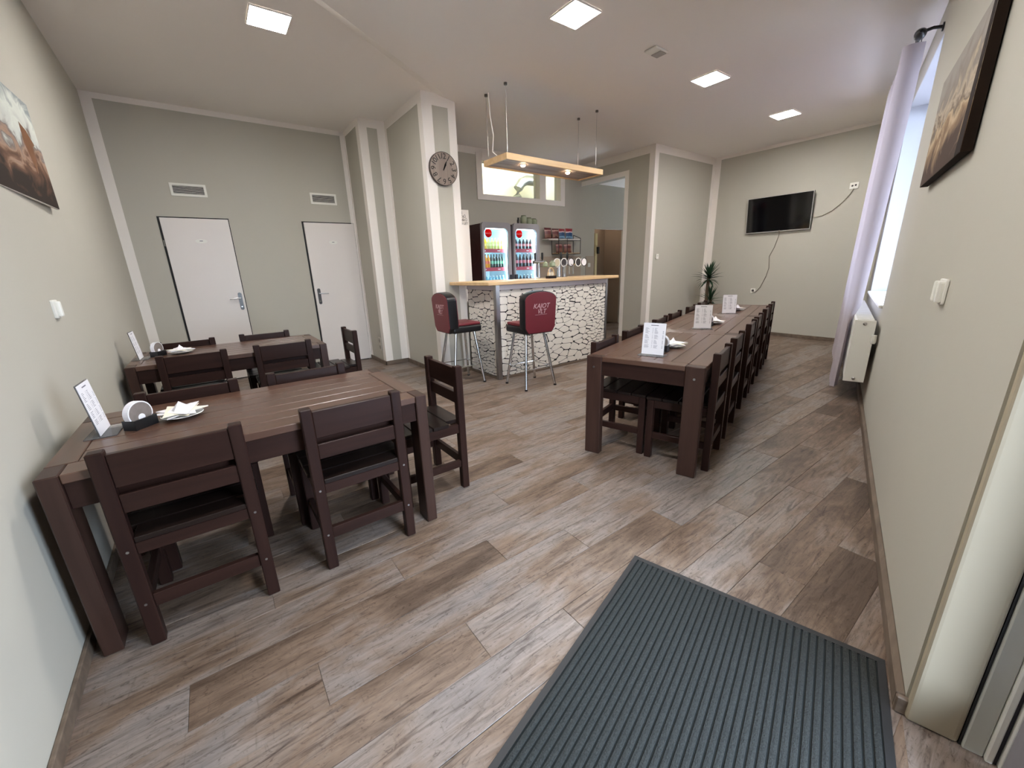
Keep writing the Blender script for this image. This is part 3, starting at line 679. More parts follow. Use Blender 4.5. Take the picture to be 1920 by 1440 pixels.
# bar stools (origin floor centre, faces +y)
def make_stool():
    t = thing('bar_stool', 'x', 'bar stool')
    b = BM(); box(b, -0.20, 0.20, -0.17, 0.21, 0.632, 0.715); st = obj('seat', b, M_blackv, t, 0.03, 3, smooth=True)
    b = BM(); box(b, -0.185, 0.185, -0.12, 0.20, 0.712, 0.745); obj('seat_pad', b, M_redv, t, 0.014, 3, smooth=True)
    # backrest: arched outline, leaning back a little
    pts = [(-0.165, 0.0), (0.165, 0.0), (0.205, 0.06), (0.215, 0.38)] + [(0.215*math.cos(a), 0.38+0.085*math.sin(a)) for a in [PI*k/10 for k in range(1, 10)]] + [(-0.215, 0.38), (-0.205, 0.06)]
    B = T(0, -0.17, 0.635) @ RX(math.radians(3)) @ RX(PI/2)
    b = BM(); prism(b, pts, -0.075, 0.035, B); bk = obj('backrest', b, M_blackv, t, 0.012, 2, smooth=True)
    ins = [(x*0.965, 0.012+z*0.955) for x, z in pts]
    b = BM(); prism(b, ins, 0.030, 0.0415, B); rp = obj('rear_panel', b, M_redv, t, 0.004, 2)
    b = BM(); prism(b, ins, -0.083, -0.070, B); obj('front_pad', b, M_redv, t, 0.004, 2)
    Mt = mat('silver_lettering', rgb(206, 170, 172), 0.5)
    F = B @ T(0, 0, 0.0425)
    text('lettering', 'KAJOT', 0.072, Mt, rp, F @ T(0, 0.305, 0), 0.28)
    text('lettering', 'VLT', 0.068, Mt, rp, F @ T(0.005, 0.245, 0), 0.28)
    b = BM(); box(b, -0.08, 0.08, 0.212, 0.2145, 0, 0.0008, F); obj('underline', b, Mt, rp)
    for sx in (-1, 1):
        for sy in (-1, 1):
            b = BM(); tube(b, [(sx*0.12, sy*0.12+0.02, 0.64), (sx*0.205, sy*0.205, 0.012)], 0.0155, 12); lg = obj('leg', b, M_chrome, t, smooth=True)
            b = BM(); lathe(b, [(0.0175, 0), (0.0175, 0.02)], 12, T(sx*0.206, sy*0.206, 0)); obj('rubber_foot', b, M_iron, lg)
    q = 0.178
    for a, c in (((-q, -q), (q, -q)), ((q, -q), (q, q)), ((q, q), (-q, q)), ((-q, q), (-q, -q))):
        b = BM(); tube(b, [(a[0], a[1], 0.23), (c[0], c[1], 0.23)], 0.006, 8); obj('footrest', b, M_chrome, t, smooth=True)
    return t
s1 = make_stool()
s1.location = (2.89, 3.595, 0); s1.rotation_euler = (0, 0, math.radians(-4)); s1['label'] = 'burgundy and black bar stool standing before the bar front'; s1['group'] = 'bar stools'
s2 = copy_tree(s1); s2.location = (2.335, 4.27, 0); s2.rotation_euler = (0, 0, math.radians(-92)); s2['label'] = 'burgundy and black bar stool at the left side of the bar, before the pier'

# hanging light panel
p0 = Vector((2.885, 3.935, 0)); ha = math.radians(1.6)
t = thing('hanging_light_panel', 'pine framed light board hanging on wires above the bar', 'pendant lamp', tuple(p0), ha)
HLn, HWd = 1.61, 0.44
b = BM(); box(b, 0.02, HLn-0.02, 0.02, HWd-0.02, 2.505, 2.53); obj('board', b, wood('grey_weathered_board', rgb(128, 112, 106), rgb(176, 164, 160), 0.6, 'X', 6, 14), t)
for nm, a in (('frame_side', (0, HLn, 0, 0.02)), ('frame_side', (0, HLn, HWd-0.02, HWd)), ('frame_end', (0, 0.02, 0.02, HWd-0.02)), ('frame_end', (HLn-0.02, HLn, 0.02, HWd-0.02))): bx(nm, *a, 2.492, 2.556, M_pine, t, 0.002)
M_bulb = emitter('warm_bulb', (1, 0.72, 0.42, 1), 26)
for x, y_ in ((0.365, 0.16), (1.11, 0.16)):
    b = BM(); lathe(b, [(0.034, 2.498), (0.034, 2.505)], 20, T(x, y_, 0)); sp = obj('spot_ring', b, M_chrome, t)
    b = BM(); lathe(b, [(0.004, 2.478), (0.018, 2.482), (0.026, 2.490), (0.026, 2.498)], 16, T(x, y_, 0)); obj('bulb', b, M_bulb, sp, smooth=True)
for x, y_ in ((0.03, 0.02), (1.47, 0.01), (0.03, HWd-0.06), (1.48, 0.33)):
    b = BM(); tube(b, [(x, y_, 2.556), (x, y_, CL-0.002)], 0.0018, 6); wr = obj('wire', b, M_steel, t)
    b = BM(); tube(b, [(x, y_, 2.60), (x, y_, 2.80)], 0.0045, 8); obj('wire_sleeve', b, M_trim, t)
    b = BM(); lathe(b, [(0.018, CL-0.022), (0.018, CL-0.001)], 12, T(x, y_, 0)); obj('ceiling_hook', b, mat('grey_hook', rgb(110, 105, 100), 0.4, 0.6), t)
b = BM(); tube(b, [(0.02, 0.32, CL-0.002), (0.03, 0.32, 3.0), (0.06, 0.31, 2.80), (0.02, 0.28, 2.62), (0.08, 0.22, 2.545)], 0.006, 8); obj('cable', b, M_trim, t, smooth=True)

# sign board behind the pier
t = thing('notice_board', 'tall white panel with black Czech notice beside the pier', 'sign', (2.72, 4.95, 0))
b = BM(); box(b, 0.0, 0.255, 0, 0.03, 0.0, 2.10); obj('panel', b, M_trim, t, 0.003)
for k, s_ in enumerate(('DEJE', 'H NÁPOJŮ', 'VÝROBKŮ', 'ŠÍM 18 LET')):
    text('lettering', s_, 0.042, M_ink, t, frameM(((0.155, 0.205, 0.225, 0.232)[k], -0.001, 2.055-k*0.042), (1, 0, 0), (0, 0, 1)), align='RIGHT', extrude=0.0006)

# clock on the pier
t = thing('wall_clock', 'round grey wooden clock with black numerals on the pier', 'clock', (2.492, Y2-e, 2.487))
b = BM(); lathe(b, [(0.178, 0.0), (0.18, 0.004), (0.18, 0.026), (0.176, 0.03)], 48, RX(PI/2)); obj('face', b, wood('grey_clock_wood', rgb(118, 104, 94), rgb(158, 144, 133), 0.7, 'Z', 9, 8), t)
b = BM(); ring_plate(b, [(0.181*math.cos(a), 0.181*math.sin(a)) for a in [2*PI*k/48 for k in range(48)]], [(0.174*math.cos(a), 0.174*math.sin(a)) for a in [2*PI*k/48 for k in range(48)]], 0, 0.032, RX(PI/2)); obj('rim', b, mat('dark_clock_rim', rgb(70, 60, 54), 0.6), t)
for k in range(1, 13):
    a = PI/2 - 2*PI*k/12
    text('numeral', str(k), 0.085, M_ink, t, frameM((0.132*math.cos(a), -0.0305, 0.132*math.sin(a)), (1, 0, 0), (0, 0, 1)) @ RZ(a-PI/2), extrude=0.001, spacing=0.85)
for L_, wd_, ang in ((0.075, 0.011, 62), (0.105, 0.007, 64)):
    b = BM(); prism(b, [(-0.02, -wd_*0.4), (L_*0.7, -wd_), (L_, 0), (L_*0.7, wd_), (-0.02, wd_*0.4)], 0.033, 0.035, RX(PI/2) @ RZ(math.radians(ang))); obj('hand', b, M_black, t)

# vents above the doors
M_dark = mat('dark_slot', rgb(52, 50, 50), 0.7)
def vent(x0, x1, z0, z1, lab):
    t = thing('air_vent', lab, 'vent', ((x0+x1)/2, YD, (z0+z1)/2), 0, 'air vents above the doors')
    w_, h_ = (x1-x0)/2, (z1-z0)/2
    b = BM(); ring_plate(b, [(w_, h_), (-w_, h_), (-w_, -h_), (w_, -h_)], [(w_-0.025, h_-0.025), (-w_+0.025, h_-0.025), (-w_+0.025, -h_+0.025), (w_-0.025, -h_+0.025)], 0, 0.012, RX(PI/2)); obj('frame', b, M_plastic, t)
    b = BM(); box(b, -w_+0.025, w_-0.025, -0.003, -0.001, -h_+0.025, h_-0.025); obj('backing', b, M_dark, t)
    n = 6
    for k in range(n):
        z = -h_+0.025+(k+0.5)*(2*h_-0.05)/n
        b = BM(); box(b, -w_+0.025, w_-0.025, -0.004, 0.004, -0.0018, 0.0018, T(0, -0.007, z) @ RX(math.radians(20))); obj('slat', b, M_plastic, t)
vent(-0.14, 0.209, 2.290, 2.430, 'white slatted air vent above the left door')
vent(1.378, 1.722, 2.288, 2.432, 'white slatted air vent above the right door')

# sockets and switches
def plate(name, label, cat, M, w_, h_, dark=(), rockers=0):
    t = thing(name, label, cat); t.matrix_world = M
    b = BM(); prism(b, rrect(w_, h_, 0.008, 3), 0.001, 0.012); obj('cover', b, M_plastic, t, 0.002)
    for (x, y, r) in dark:
        b = BM(); lathe(b, [(r, 0.0125), (r, 0.0135)], 16, T(x, y, 0)); obj('hole', b, M_dark, t)
    for k in range(rockers):
        x = (k-(rockers-1)/2)*w_*0.55
        b = BM(); box(b, x-w_*0.17, x+w_*0.17, -h_*0.42, h_*0.42, 0.010, 0.030); obj('rocker', b, M_plastic, t, 0.008, 2)
    return t
zx = (0, 0, 1)
plate('light_switch', 'white single light switch on the left wall', 'switch', frameM((XL(3.0), 3.0, 1.22), (0.0174, -1, 0), zx) @ RY(0) if False else frameM((XL(3.0), 3.0, 1.22), (0.0174, 1, 0), zx) , 0.075, 0.09, (), 1)
n_in = Vector((-SW, CW, 0)); u_w = Vector((CW, SW, 0))
plate('light_switch', 'white double light switch on the window wall', 'switch', frameM(W(2.43, 0, 1.20), -u_w, zx), 0.13, 0.10, (), 2)
plate('wall_socket', 'white power socket low on the television wall', 'socket', frameM((X5, 3.50, 0.795), (0, -1, 0), zx), 0.085, 0.085, ((0, 0, 0.022),))
plate('wall_socket', 'white aerial socket high right of the television', 'socket', frameM((X5, 2.255, 2.385), (0, -1, 0), zx), 0.11, 0.09, ((-0.02, 0, 0.013), (0.02, 0.005, 0.013)))
plate('wall_switch', 'small white switch beside the passage column', 'switch', frameM((6.52, Y4-e, 1.457), (1, 0, 0), zx), 0.075, 0.09, ((0, 0.01, 0.006),))
plate('wall_switch', 'small white switch on the wall inside the passage', 'switch', frameM((6.54, YB-0.012, 1.35), (1, 0, 0), zx), 0.075, 0.08)
t = thing('wall_socket', 'double grey-white socket low on the pier beside the right door', 'socket'); t.matrix_world = frameM((X1-e, 6.02, 0.30), (0, -1, 0), zx)
b = BM(); box(b, -0.055, 0.055, -0.10, 0.10, 0.001, 0.012); obj('cover', b, mat('grey_white_plastic', rgb(196, 190, 178), 0.5), t, 0.003)
for z in (0.05, -0.05):
    b = BM(); lathe(b, [(0.032, 0.0125), (0.032, 0.014)], 20, T(0, z, 0)); obj('outlet', b, mat('outlet_grey', rgb(150, 145, 136), 0.6), t)

# television
t = thing('television', 'flat black television tilted down on the far wall', 'television'); 
tc_ = Vector((X5-0.075, 3.235, 2.10)); TM = frameM(tc_, (0, -1, 0), (-0.10, 0, 1)); t.matrix_world = TM
w_, h_ = 0.505, 0.292
b = BM(); box(b, -w_, w_, -h_, h_, -0.028, 0.004); obj('back_case', b, M_iron, t, 0.004)
b = BM(); box(b, -w_+0.008, w_-0.008, -h_+0.012, h_-0.008, 0.0045, 0.0065); obj('screen', b, mat('black_screen', rgb(6, 6, 8), 0.08), t)
b = BM(); ring_plate(b, [(w_, h_), (-w_, h_), (-w_, -h_), (w_, -h_)], [(w_-0.008, h_-0.008), (-w_+0.008, h_-0.008), (-w_+0.008, -h_+0.012), (w_-0.008, -h_+0.012)], 0.0042, 0.009); obj('bezel', b, mat('silver_bezel', rgb(190, 188, 184), 0.35, 0.3), t)
b = BM(); box(b, -0.02, 0.02, -h_-0.008, -h_, 0, 0.008); obj('sensor', b, M_chrome, t)
b = BM(); box(b, -0.1, 0.1, -0.1, 0.1, -0.042, -0.0285); obj('wall_mount', b, M_iron, t)
M_cable = mat('grey_cable', rgb(120, 112, 100), 0.6)
b = BM(); tube(b, [(X5-0.06, 3.18, 1.83), (X5-0.02, 3.19, 1.75), (X5-0.012, 3.24, 1.55), (X5-0.012, 3.30, 1.40), (X5-0.012, 3.28, 1.20), (X5-0.012, 3.31, 1.05), (X5-0.012, 3.38, 0.86), (X5-0.012, 3.44, 0.78), (X5-0.02, 3.49, 0.77), (X5-0.02, 3.50, 0.795)], 0.006, 8)
tag(obj('power_cable', b, M_cable, smooth=True), 'grey cable hanging from the television down to the socket', 'cable')
b = BM(); tube(b, [(X5-0.05, 2.80, 2.02), (X5-0.012, 2.70, 1.985), (X5-0.012, 2.60, 2.00), (X5-0.012, 2.48, 2.06), (X5-0.012, 2.36, 2.17), (X5-0.012, 2.28, 2.28), (X5-0.012, 2.255, 2.345)], 0.005, 8)
tag(obj('aerial_cable', b, mat('beige_cable', rgb(160, 152, 132), 0.6), smooth=True), 'thin beige cable from the television up to the aerial socket', 'cable')

# ================================================================= PICTURES
def picture_mat(name, stops, seed, sc=(1, 1, 1)):
    mt, nt, p = newmat(name); L = nt.links.new
    tc = N(nt, 'ShaderNodeTexCoord'); mp = N(nt, 'ShaderNodeMapping'); mp.inputs['Location'].default_value = (seed, seed*0.7, 0); mp.inputs['Scale'].default_value = sc
    L(tc.outputs['Object'], mp.inputs[0])
    nz = N(nt, 'ShaderNodeTexNoise'); nz.inputs['Scale'].default_value = 5; nz.inputs['Detail'].default_value = 9; nz.inputs['Distortion'].default_value = 1.2; L(mp.outputs[0], nz.inputs['Vector'])
    sp = N(nt, 'ShaderNodeSeparateXYZ'); L(tc.outputs['Object'], sp.inputs[0])
    a = N(nt, 'ShaderNodeMath', operation='MULTIPLY_ADD'); a.inputs[1].default_value = 1.55; a.inputs[2].default_value = 0.12; L(sp.outputs['Y'], a.inputs[0])
    s_ = N(nt, 'ShaderNodeMath', operation='MULTIPLY_ADD'); s_.inputs[1].default_value = 0.75; L(nz.outputs['Fac'], s_.inputs[0]); L(a.outputs[0], s_.inputs[2])
    r = ramp(nt, stops); L(s_.outputs[0], r.inputs[0]); L(r.outputs[0], p.inputs['Base Color']); p.inputs['Roughness'].default_value = 0.75; p.inputs['Specular IOR Level'].default_value = 0.25
    return mt
t = thing('wall_picture', 'colour print of a rocky landscape on the left wall', 'picture'); t.matrix_world = frameM((XL(3.15), 3.15, 2.03), (0.0174, 1, 0), zx)
b = BM(); box(b, -0.50, 0.50, -0.27, 0.27, 0.004, 0.016); obj('backing', b, M_trim, t)
b = BM(); box(b, -0.498, 0.498, -0.268, 0.268, 0.0161, 0.0172)
obj('print', b, picture_mat('rocky_landscape_print', [(0.18, rgb(48, 38, 32)), (0.34, rgb(112, 82, 64)), (0.44, rgb(168, 138, 118)), (0.52, rgb(122, 112, 106)), (0.60, rgb(198, 200, 194)), (0.78, rgb(214, 218, 208)), (0.9, rgb(150, 156, 156))], 3.0, (1, 1.6, 1)), t)
b = BM(); prism(b, [(0.22, 0.02), (0.30, -0.12), (0.335, -0.05), (0.36, 0.03), (0.40, 0.045), (0.375, 0.06), (0.32, 0.10), (0.24, 0.12)], 0.0173, 0.0178); obj('hut', b, mat('print_orange_brown', rgb(128, 84, 54), 0.4, var=0.4, vscale=20), t)
t = thing('wall_picture', 'sepia canvas of mountain ridges on the window wall', 'picture'); t.matrix_world = frameM(W(3.13, 0, 2.02), -u_w, zx)
b = BM(); box(b, -0.56, 0.56, -0.275, 0.275, 0.006, 0.040); obj('canvas', b, mat('dark_canvas_edge', rgb(36, 26, 20), 0.8, var=0.4, vscale=6, spec=0.1), t)
b = BM(); box(b, -0.559, 0.559, -0.274, 0.274, 0.0401, 0.0412)
obj('print', b, picture_mat('sepia_mountain_print', [(0.16, rgb(66, 44, 30)), (0.32, rgb(150, 122, 92)), (0.42, rgb(196, 172, 138)), (0.50, rgb(112, 98, 84)), (0.58, rgb(186, 168, 146)), (0.68, rgb(138, 128, 118)), (0.85, rgb(156, 148, 140))], 8.0, (1, 1.2, 1)), t)
b = BM(); prism(b, [(0.44, -0.274), (0.559, -0.274), (0.559, 0.274), (0.50, 0.274), (0.49, 0.1), (0.47, -0.06)], 0.0413, 0.0418); obj('dark_trees', b, mat('print_dark_trees', rgb(40, 28, 22), 0.8, var=0.5, vscale=18, spec=0.1), t)

# ================================================================= RADIATOR, CURTAIN
t = thing('radiator', 'white panel radiator under the window behind the curtain', 'radiator')
b = BM(); wbox(b, 4.60, 6.75, 0.16, 0.178, 0.27, 0.82); obj('front_panel', b, M_plastic, t, 0.004)
b = BM(); wbox(b, 4.61, 6.74, 0.040, 0.055, 0.28, 0.80); obj('rear_panel', b, M_plastic, t)
b = BM(); wbox(b, 4.595, 4.608, 0.036, 0.182, 0.27, 0.82); ep = obj('end_panel', b, M_plastic, t, 0.003)
for z in (0.30, 0.79):
    b = BM(); lathe(b, [(0.013, 0), (0.013, 0.008), (0.006, 0.012)], 12, frameM(W(4.595, 0.11, z), (0, 0, 1), n_in) ); obj('vent_plug', b, M_chrome, ep)
for k in range(30):
    s_ = 4.63+k*0.07
    b = BM(); wbox(b, s_, s_+0.035, 0.05, 0.165, 0.815, 0.823); obj('grille_bar', b, M_plastic, t)
b = BM(); lathe(b, [(0.018, 0), (0.02, 0.06), (0.014, 0.075)], 12, frameM(W(4.57, 0.035, 0.70), n_in, u_w)); obj('thermostat_head', b, M_plastic, t, smooth=True)
# curtain
def fabric():
    mt, nt, p = newmat('lilac_white_voile'); L = nt.links.new
    df = N(nt, 'ShaderNodeBsdfDiffuse'); df.inputs[0].default_value = rgb(188, 178, 182)
    tl = N(nt, 'ShaderNodeBsdfTranslucent'); tl.inputs[0].default_value = rgb(206, 200, 216)
    mx = N(nt, 'ShaderNodeMixShader'); mx.inputs[0].default_value = 0.10
    L(df.outputs[0], mx.inputs[1]); L(tl.outputs[0], mx.inputs[2]); L(mx.outputs[0], nt.nodes['Material Output'].inputs[0]); return mt
M_fab = fabric()
cr = thing('curtain', 'long lilac-white curtain hanging in folds beside the window', 'curtain')
b = BM(); ns, nz = 150, 14; grid = []
for j in range(nz+1):
    fz = j/nz; z = 0.10 + fz*(2.96-0.10); rowv = []
    amp = 0.026 + 0.008*(1-fz)**0.7
    for i in range(ns+1):
        fs = i/ns; s_ = 5.0 + fs*2.3
        ph = fs*2*PI*17
        o = 0.225 + amp*math.sin(ph) - 0.030*fz + 0.008*math.sin(fs*9+fz*3)
        s_ += 0.012*math.cos(ph*1.0)*(1-fz*0.5)
        if i == 0: o -= 0.0
        rowv.append(b.verts.new(W(s_, o, z)))
    pre = [b.verts.new(W(5.0+q, 0.225-0.03*fz-0.11*k_*(0.55+0.45*min(1, fz*1.2)) * (1 if z > 0.9 else 0.12), z)) for q, k_ in ((0.02, 1.0), (0.006, 0.75), (-0.004, 0.45), (-0.006, 0.2))]
    grid.append(pre+rowv)
for j in range(nz):
    for i in range(len(grid[0])-1): b.faces.new((grid[j][i], grid[j][i+1], grid[j+1][i+1], grid[j+1][i]))
obj('fabric', b, M_fab, cr, smooth=True, sharp=180)
rod = thing('curtain_rod', 'black curtain rod with finial and wall bracket near the ceiling', 'curtain rod')
b = BM(); tube(b, [W(4.94, 0.13, 3.015), W(7.4, 0.13, 3.015)], 0.011, 10); obj('rod', b, M_iron, rod, smooth=True)
b = BM(); lathe(b, [(0.008, 0), (0.02, 0.012), (0.038, 0.05), (0.036, 0.085), (0.02, 0.12), (0.004, 0.135)], 16, frameM(W(4.945, 0.13, 3.015), n_in, (0, 0, 1)) @ RX(0)); obj('finial', b, M_iron, rod, smooth=True)
b = BM(); tube(b, [W(5.02, 0.004, 3.03), W(5.02, 0.06, 3.04), W(5.02, 0.13, 3.03)], 0.012, 8); lathe(b, [(0.03, 0.001), (0.03, 0.01)], 14, frameM(W(5.02, 0.0, 3.03), u_w, (0, 0, 1)) @ RX(PI)); obj('bracket', b, M_iron, rod, smooth=True)
for k in range(12):
    b = BM(); pts = [W(5.05+k*0.19, 0.13+0.018*math.cos(a), 2.99+0.032*math.sin(a)) for a in [2*PI*q/12 for q in range(13)]]; tube(b, pts, 0.0025, 6); obj('ring', b, M_iron, rod)

# ================================================================= DOORMAT
dm = thing('doormat', 'dark grey ribbed doormat with black rubber border in the foreground', 'doormat')
M_rub = mat('black_rubber', rgb(30, 31, 33), 0.55)
M_rib = mat('grey_green_carpet', rgb(43, 46, 45), 0.95, bump=1.0, bscale=260, var=0.95, vscale=210)
s0, s1_, o0, o1 = 0.22, 1.608, 0.028, 0.92
b = BM()
for a in ((s0, s1_, o0, o0+0.022), (s0, s1_, o1-0.022, o1), (s0, s0+0.022, o0+0.022, o1-0.022), (s1_-0.022, s1_, o0+0.022, o1-0.022)): wbox(b, *a, 0.0005, 0.006)
obj('border', b, M_rub, dm)
b = BM(); wbox(b, s0+0.022, s1_-0.022, o0+0.022, o1-0.022, 0.0005, 0.003); obj('backing', b, mat('mat_backing', rgb(18, 26, 28), 0.9), dm)
nr = 36; pr = (o1-o0-0.048)/nr
for k in range(nr):
    o_ = o0+0.024+k*pr
    b = BM(); prof = [(0.002, 0.003), (0.0032, 0.0070), (pr*0.45, 0.0082), (pr*0.80, 0.0070), (pr*0.85, 0.003)]
    P0 = [b.verts.new(W(s0+0.023, o_+q, z)) for q, z in prof]; P1 = [b.verts.new(W(s1_-0.023, o_+q, z)) for q, z in prof]
    for i in range(4): b.faces.new((P0[i], P0[i+1], P1[i+1], P1[i]))
    b.faces.new(P0[::-1]); b.faces.new(P1)
    obj('rib', b, M_rib, dm)

# ================================================================= PLANT
pl = thing('potted_yucca', 'yucca with two leafy crowns in a black pot in the far corner', 'plant', (7.70, 4.08, 0))
b = BM(); lathe(b, [(0.10, 0.0), (0.105, 0.01), (0.13, 0.50), (0.145, 0.56), (0.135, 0.56), (0.12, 0.53)], 24); pt = obj('pot', b, M_blackv, pl, smooth=True)
b = BM(); lathe(b, [(0.121, 0.52), (0.122, 0.535)], 24); obj('soil', b, mat('dark_soil', rgb(40, 30, 24), 0.9, bump=0.8, bscale=60), pl)
M_bark = mat('yucca_bark', rgb(96, 80, 64), 0.9, bump=0.6, bscale=40)
b = BM(); tube(b, [(0, 0.03, 0.53), (-0.005, 0.035, 0.8), (0.0, 0.03, 1.08)], 0.032, 10, 0.028); obj('trunk', b, M_bark, pl, smooth=True)
b = BM(); tube(b, [(0.03, -0.04, 0.53), (0.03, -0.04, 0.64)], 0.026, 10, 0.022); obj('trunk', b, M_bark, pl, smooth=True)
M_leaf = mat('dark_green_leaf', rgb(36, 62, 40), 0.4, var=0.3, vscale=6)
def leaf_mesh(L_, droop, wd_):
    b = BM(); n = 7; rows = []
    for i in range(n+1):
        f = i/n; ww = wd_*(0.45+0.55*math.sin(PI*min(1, f*1.5+0.15)) if f < 0.5 else (1-f)*2)*0.5; ww = max(ww, 0.0008)
        x = L_*f*(1-0.12*droop*f); z = -droop*L_*0.45*f*f
        rows.append((b.verts.new((x, -ww, z+ww*0.35)), b.verts.new((x, 0, z)), b.verts.new((x, ww, z+ww*0.35))))
    for r, q in zip(rows, rows[1:]):
        b.faces.new((r[0], q[0], q[1], r[1])); b.faces.new((r[1], q[1], q[2], r[2]))
    me = bpy.data.meshes.new('leaf'); b.to_mesh(me); b.free(); me.materials.append(M_leaf); return me
leaves = [leaf_mesh(0.33, 0.15, 0.050), leaf_mesh(0.36, 0.5, 0.054), leaf_mesh(0.30, 0.8, 0.050)]
rnd = random.Random(4)
def crown(x, y, z, n, sc):
    for k in range(n):
        f = k/n; el = math.radians(80-95*f+rnd.uniform(-8, 8)); az = k*2.399+rnd.uniform(-.2, .2)
        o = bpy.data.objects.new('leaf', leaves[0 if f < 0.4 else (1 if f < 0.75 else 2)]); C.objects.link(o); o.parent = pl
        o.location = (x, y, z - f*0.10*sc); o.rotation_euler = (0, -el, az); s_ = sc*rnd.uniform(0.85, 1.1); o.scale = (s_, s_, s_)
crown(0, 0.03, 1.08, 46, 0.92); crown(0.02, -0.03, 0.66, 26, 0.86)

# ================================================================= BEHIND THE BAR
M_fside = mat('dark_red_fridge_side', rgb(70, 22, 26), 0.35)
M_fgrey = mat('grey_fridge_frame', rgb(168, 166, 172), 0.4)
M_fin = mat('white_fridge_liner', rgb(206, 224, 232), 0.5)
def backlit(name, c):
    mt, nt, p = newmat(name); L = nt.links.new
    df = N(nt, 'ShaderNodeBsdfDiffuse'); df.inputs[0].default_value = c; tl = N(nt, 'ShaderNodeBsdfTranslucent'); tl.inputs[0].default_value = c
    mx = N(nt, 'ShaderNodeMixShader'); mx.inputs[0].default_value = 0.5; L(df.outputs[0], mx.inputs[1]); L(tl.outputs[0], mx.inputs[2]); L(mx.outputs[0], nt.nodes['Material Output'].inputs[0]); return mt
M_disc = backlit('red_disc', rgb(224, 44, 44))
M_strip = mat('red_shelf_strip', rgb(196, 66, 84), 0.5)
M_fled = emitter('cool_led_strip', (0.72, 0.93, 1, 1), 16)
FX = (3.455, 4.045); FWd = 0.545; FY0, FY1, FH = 5.40, 6.05, 2.02
shelves = (1.06, 1.355, 1.635)
for fi, fx in enumerate(FX):
    side = ('left', 'right')[fi]
    t = thing('drinks_fridge', 'red and grey drinks fridge with lit glass door, %s one behind the bar' % side, 'fridge', (fx, FY0, 0), 0, 'drinks fridges behind the bar')
    wd, dp = FWd, FY1-FY0
    b = BM(); box(b, 0, 0.03, 0.05, dp, 0.05, FH-0.02); box(b, wd-0.03, wd, 0.05, dp, 0.05, FH-0.02); box(b, 0.03, wd-0.03, dp-0.03, dp, 0.05, FH-0.02); box(b, 0.03, wd-0.03, 0.05, dp-0.03, FH-0.07, FH-0.02); box(b, 0.03, wd-0.03, 0.05, dp-0.03, 0.05, 0.15)
    obj('cabinet', b, M_fside, t)
    bx('plinth', 0.02, wd-0.02, 0.07, dp-0.02, 0, 0.05, M_iron, t)
    b = BM(); box(b, 0.031, 0.034, 0.06, dp-0.031, 0.15, FH-0.07); box(b, wd-0.034, wd-0.031, 0.06, dp-0.031, 0.15, FH-0.07); box(b, 0.034, wd-0.034, dp-0.034, dp-0.031, 0.15, FH-0.07); box(b, 0.034, wd-0.034, 0.06, dp-0.034, FH-0.074, FH-0.071); box(b, 0.034, wd-0.034, 0.06, dp-0.034, 0.15, 0.153)
    obj('liner', b, M_fin, t)
    outer = rrect(wd-0.004, FH-0.1, 0.055); inner = [(p[0]-0.012, p[1]) for p in rrect(wd-0.098, FH-0.27, 0.075)]
    b = BM(); ring_plate(b, outer, inner, 0.0, 0.048, T(wd/2, 0.049, (FH+0.1)/2) @ RX(PI/2)); dr = obj('door', b, M_fgrey, t)
    b = BM(); prism(b, [(p[0]-0.012, p[1]) for p in rrect(wd-0.099, FH-0.271, 0.075)], 0.0, 0.004, T(wd/2, 0.010, (FH+0.1)/2) @ RX(PI/2)); obj('pane', b, M_glass, dr)
    b = BM(); box(b, wd-0.046, wd-0.035, 0.065, 0.085, 0.3, FH-0.16); obj('led_strip', b, M_fled, t)
    b = BM(); box(b, 0.06, wd-0.06, 0.10, 0.13, FH-0.085, FH-0.078); obj('led_strip', b, M_fled, t)
    b = BM(); lathe(b, [(0.062, 0), (0.062, 0.002)], 32, T(0.118, 0.005, 1.862) @ RX(PI/2)); ds = obj('emblem', b, M_disc, dr)
    text('lettering', 'Coca-Cola', 0.030, M_white, ds, frameM((0.118, 0.0026, 1.860), (1, 0, 0), (0, 0, 1)), 0.3, 0.0004)
    for sh in shelves:
        b = BM(); box(b, 0.036, wd-0.05, 0.10, 0.45, sh-0.008, sh); obj('shelf', b, M_plastic, t)
        b = BM(); box(b, 0.036, wd-0.05, 0.088, 0.098, sh-0.052, sh+0.004); st_ = obj('shelf_strip', b, M_strip, t)
        b = BM(); box(b, 0.08, 0.11, 0.086, 0.0875, sh-0.032, sh-0.018); box(b, 0.33, 0.38, 0.086, 0.0875, sh-0.032, sh-0.018); obj('strip_print', b, M_white, t)
    b = BM(); box(b, -0.0 if fi else wd-0.05, 0.05 if fi else wd, -0.035, -0.002, 0.95, 1.24); obj('door_handle', b, mat('dark_grey_handle', rgb(70, 70, 78), 0.5), dr, 0.006)
    if fi == 0:
        b = BM(); ring_plate(b, [(0.19*math.cos(a), 0.19*math.sin(a)) for a in [2*PI*k/40 for k in range(40)]], [(0.184*math.cos(a), 0.184*math.sin(a)) for a in [2*PI*k/40 for k in range(40)]], 0, 0.001, frameM((-0.001, 0.30, 1.60), (0, -1, 0), (0, 0, 1))); obj('side_emblem', b, mat('faint_red_print', rgb(104, 58, 58), 0.5), t)
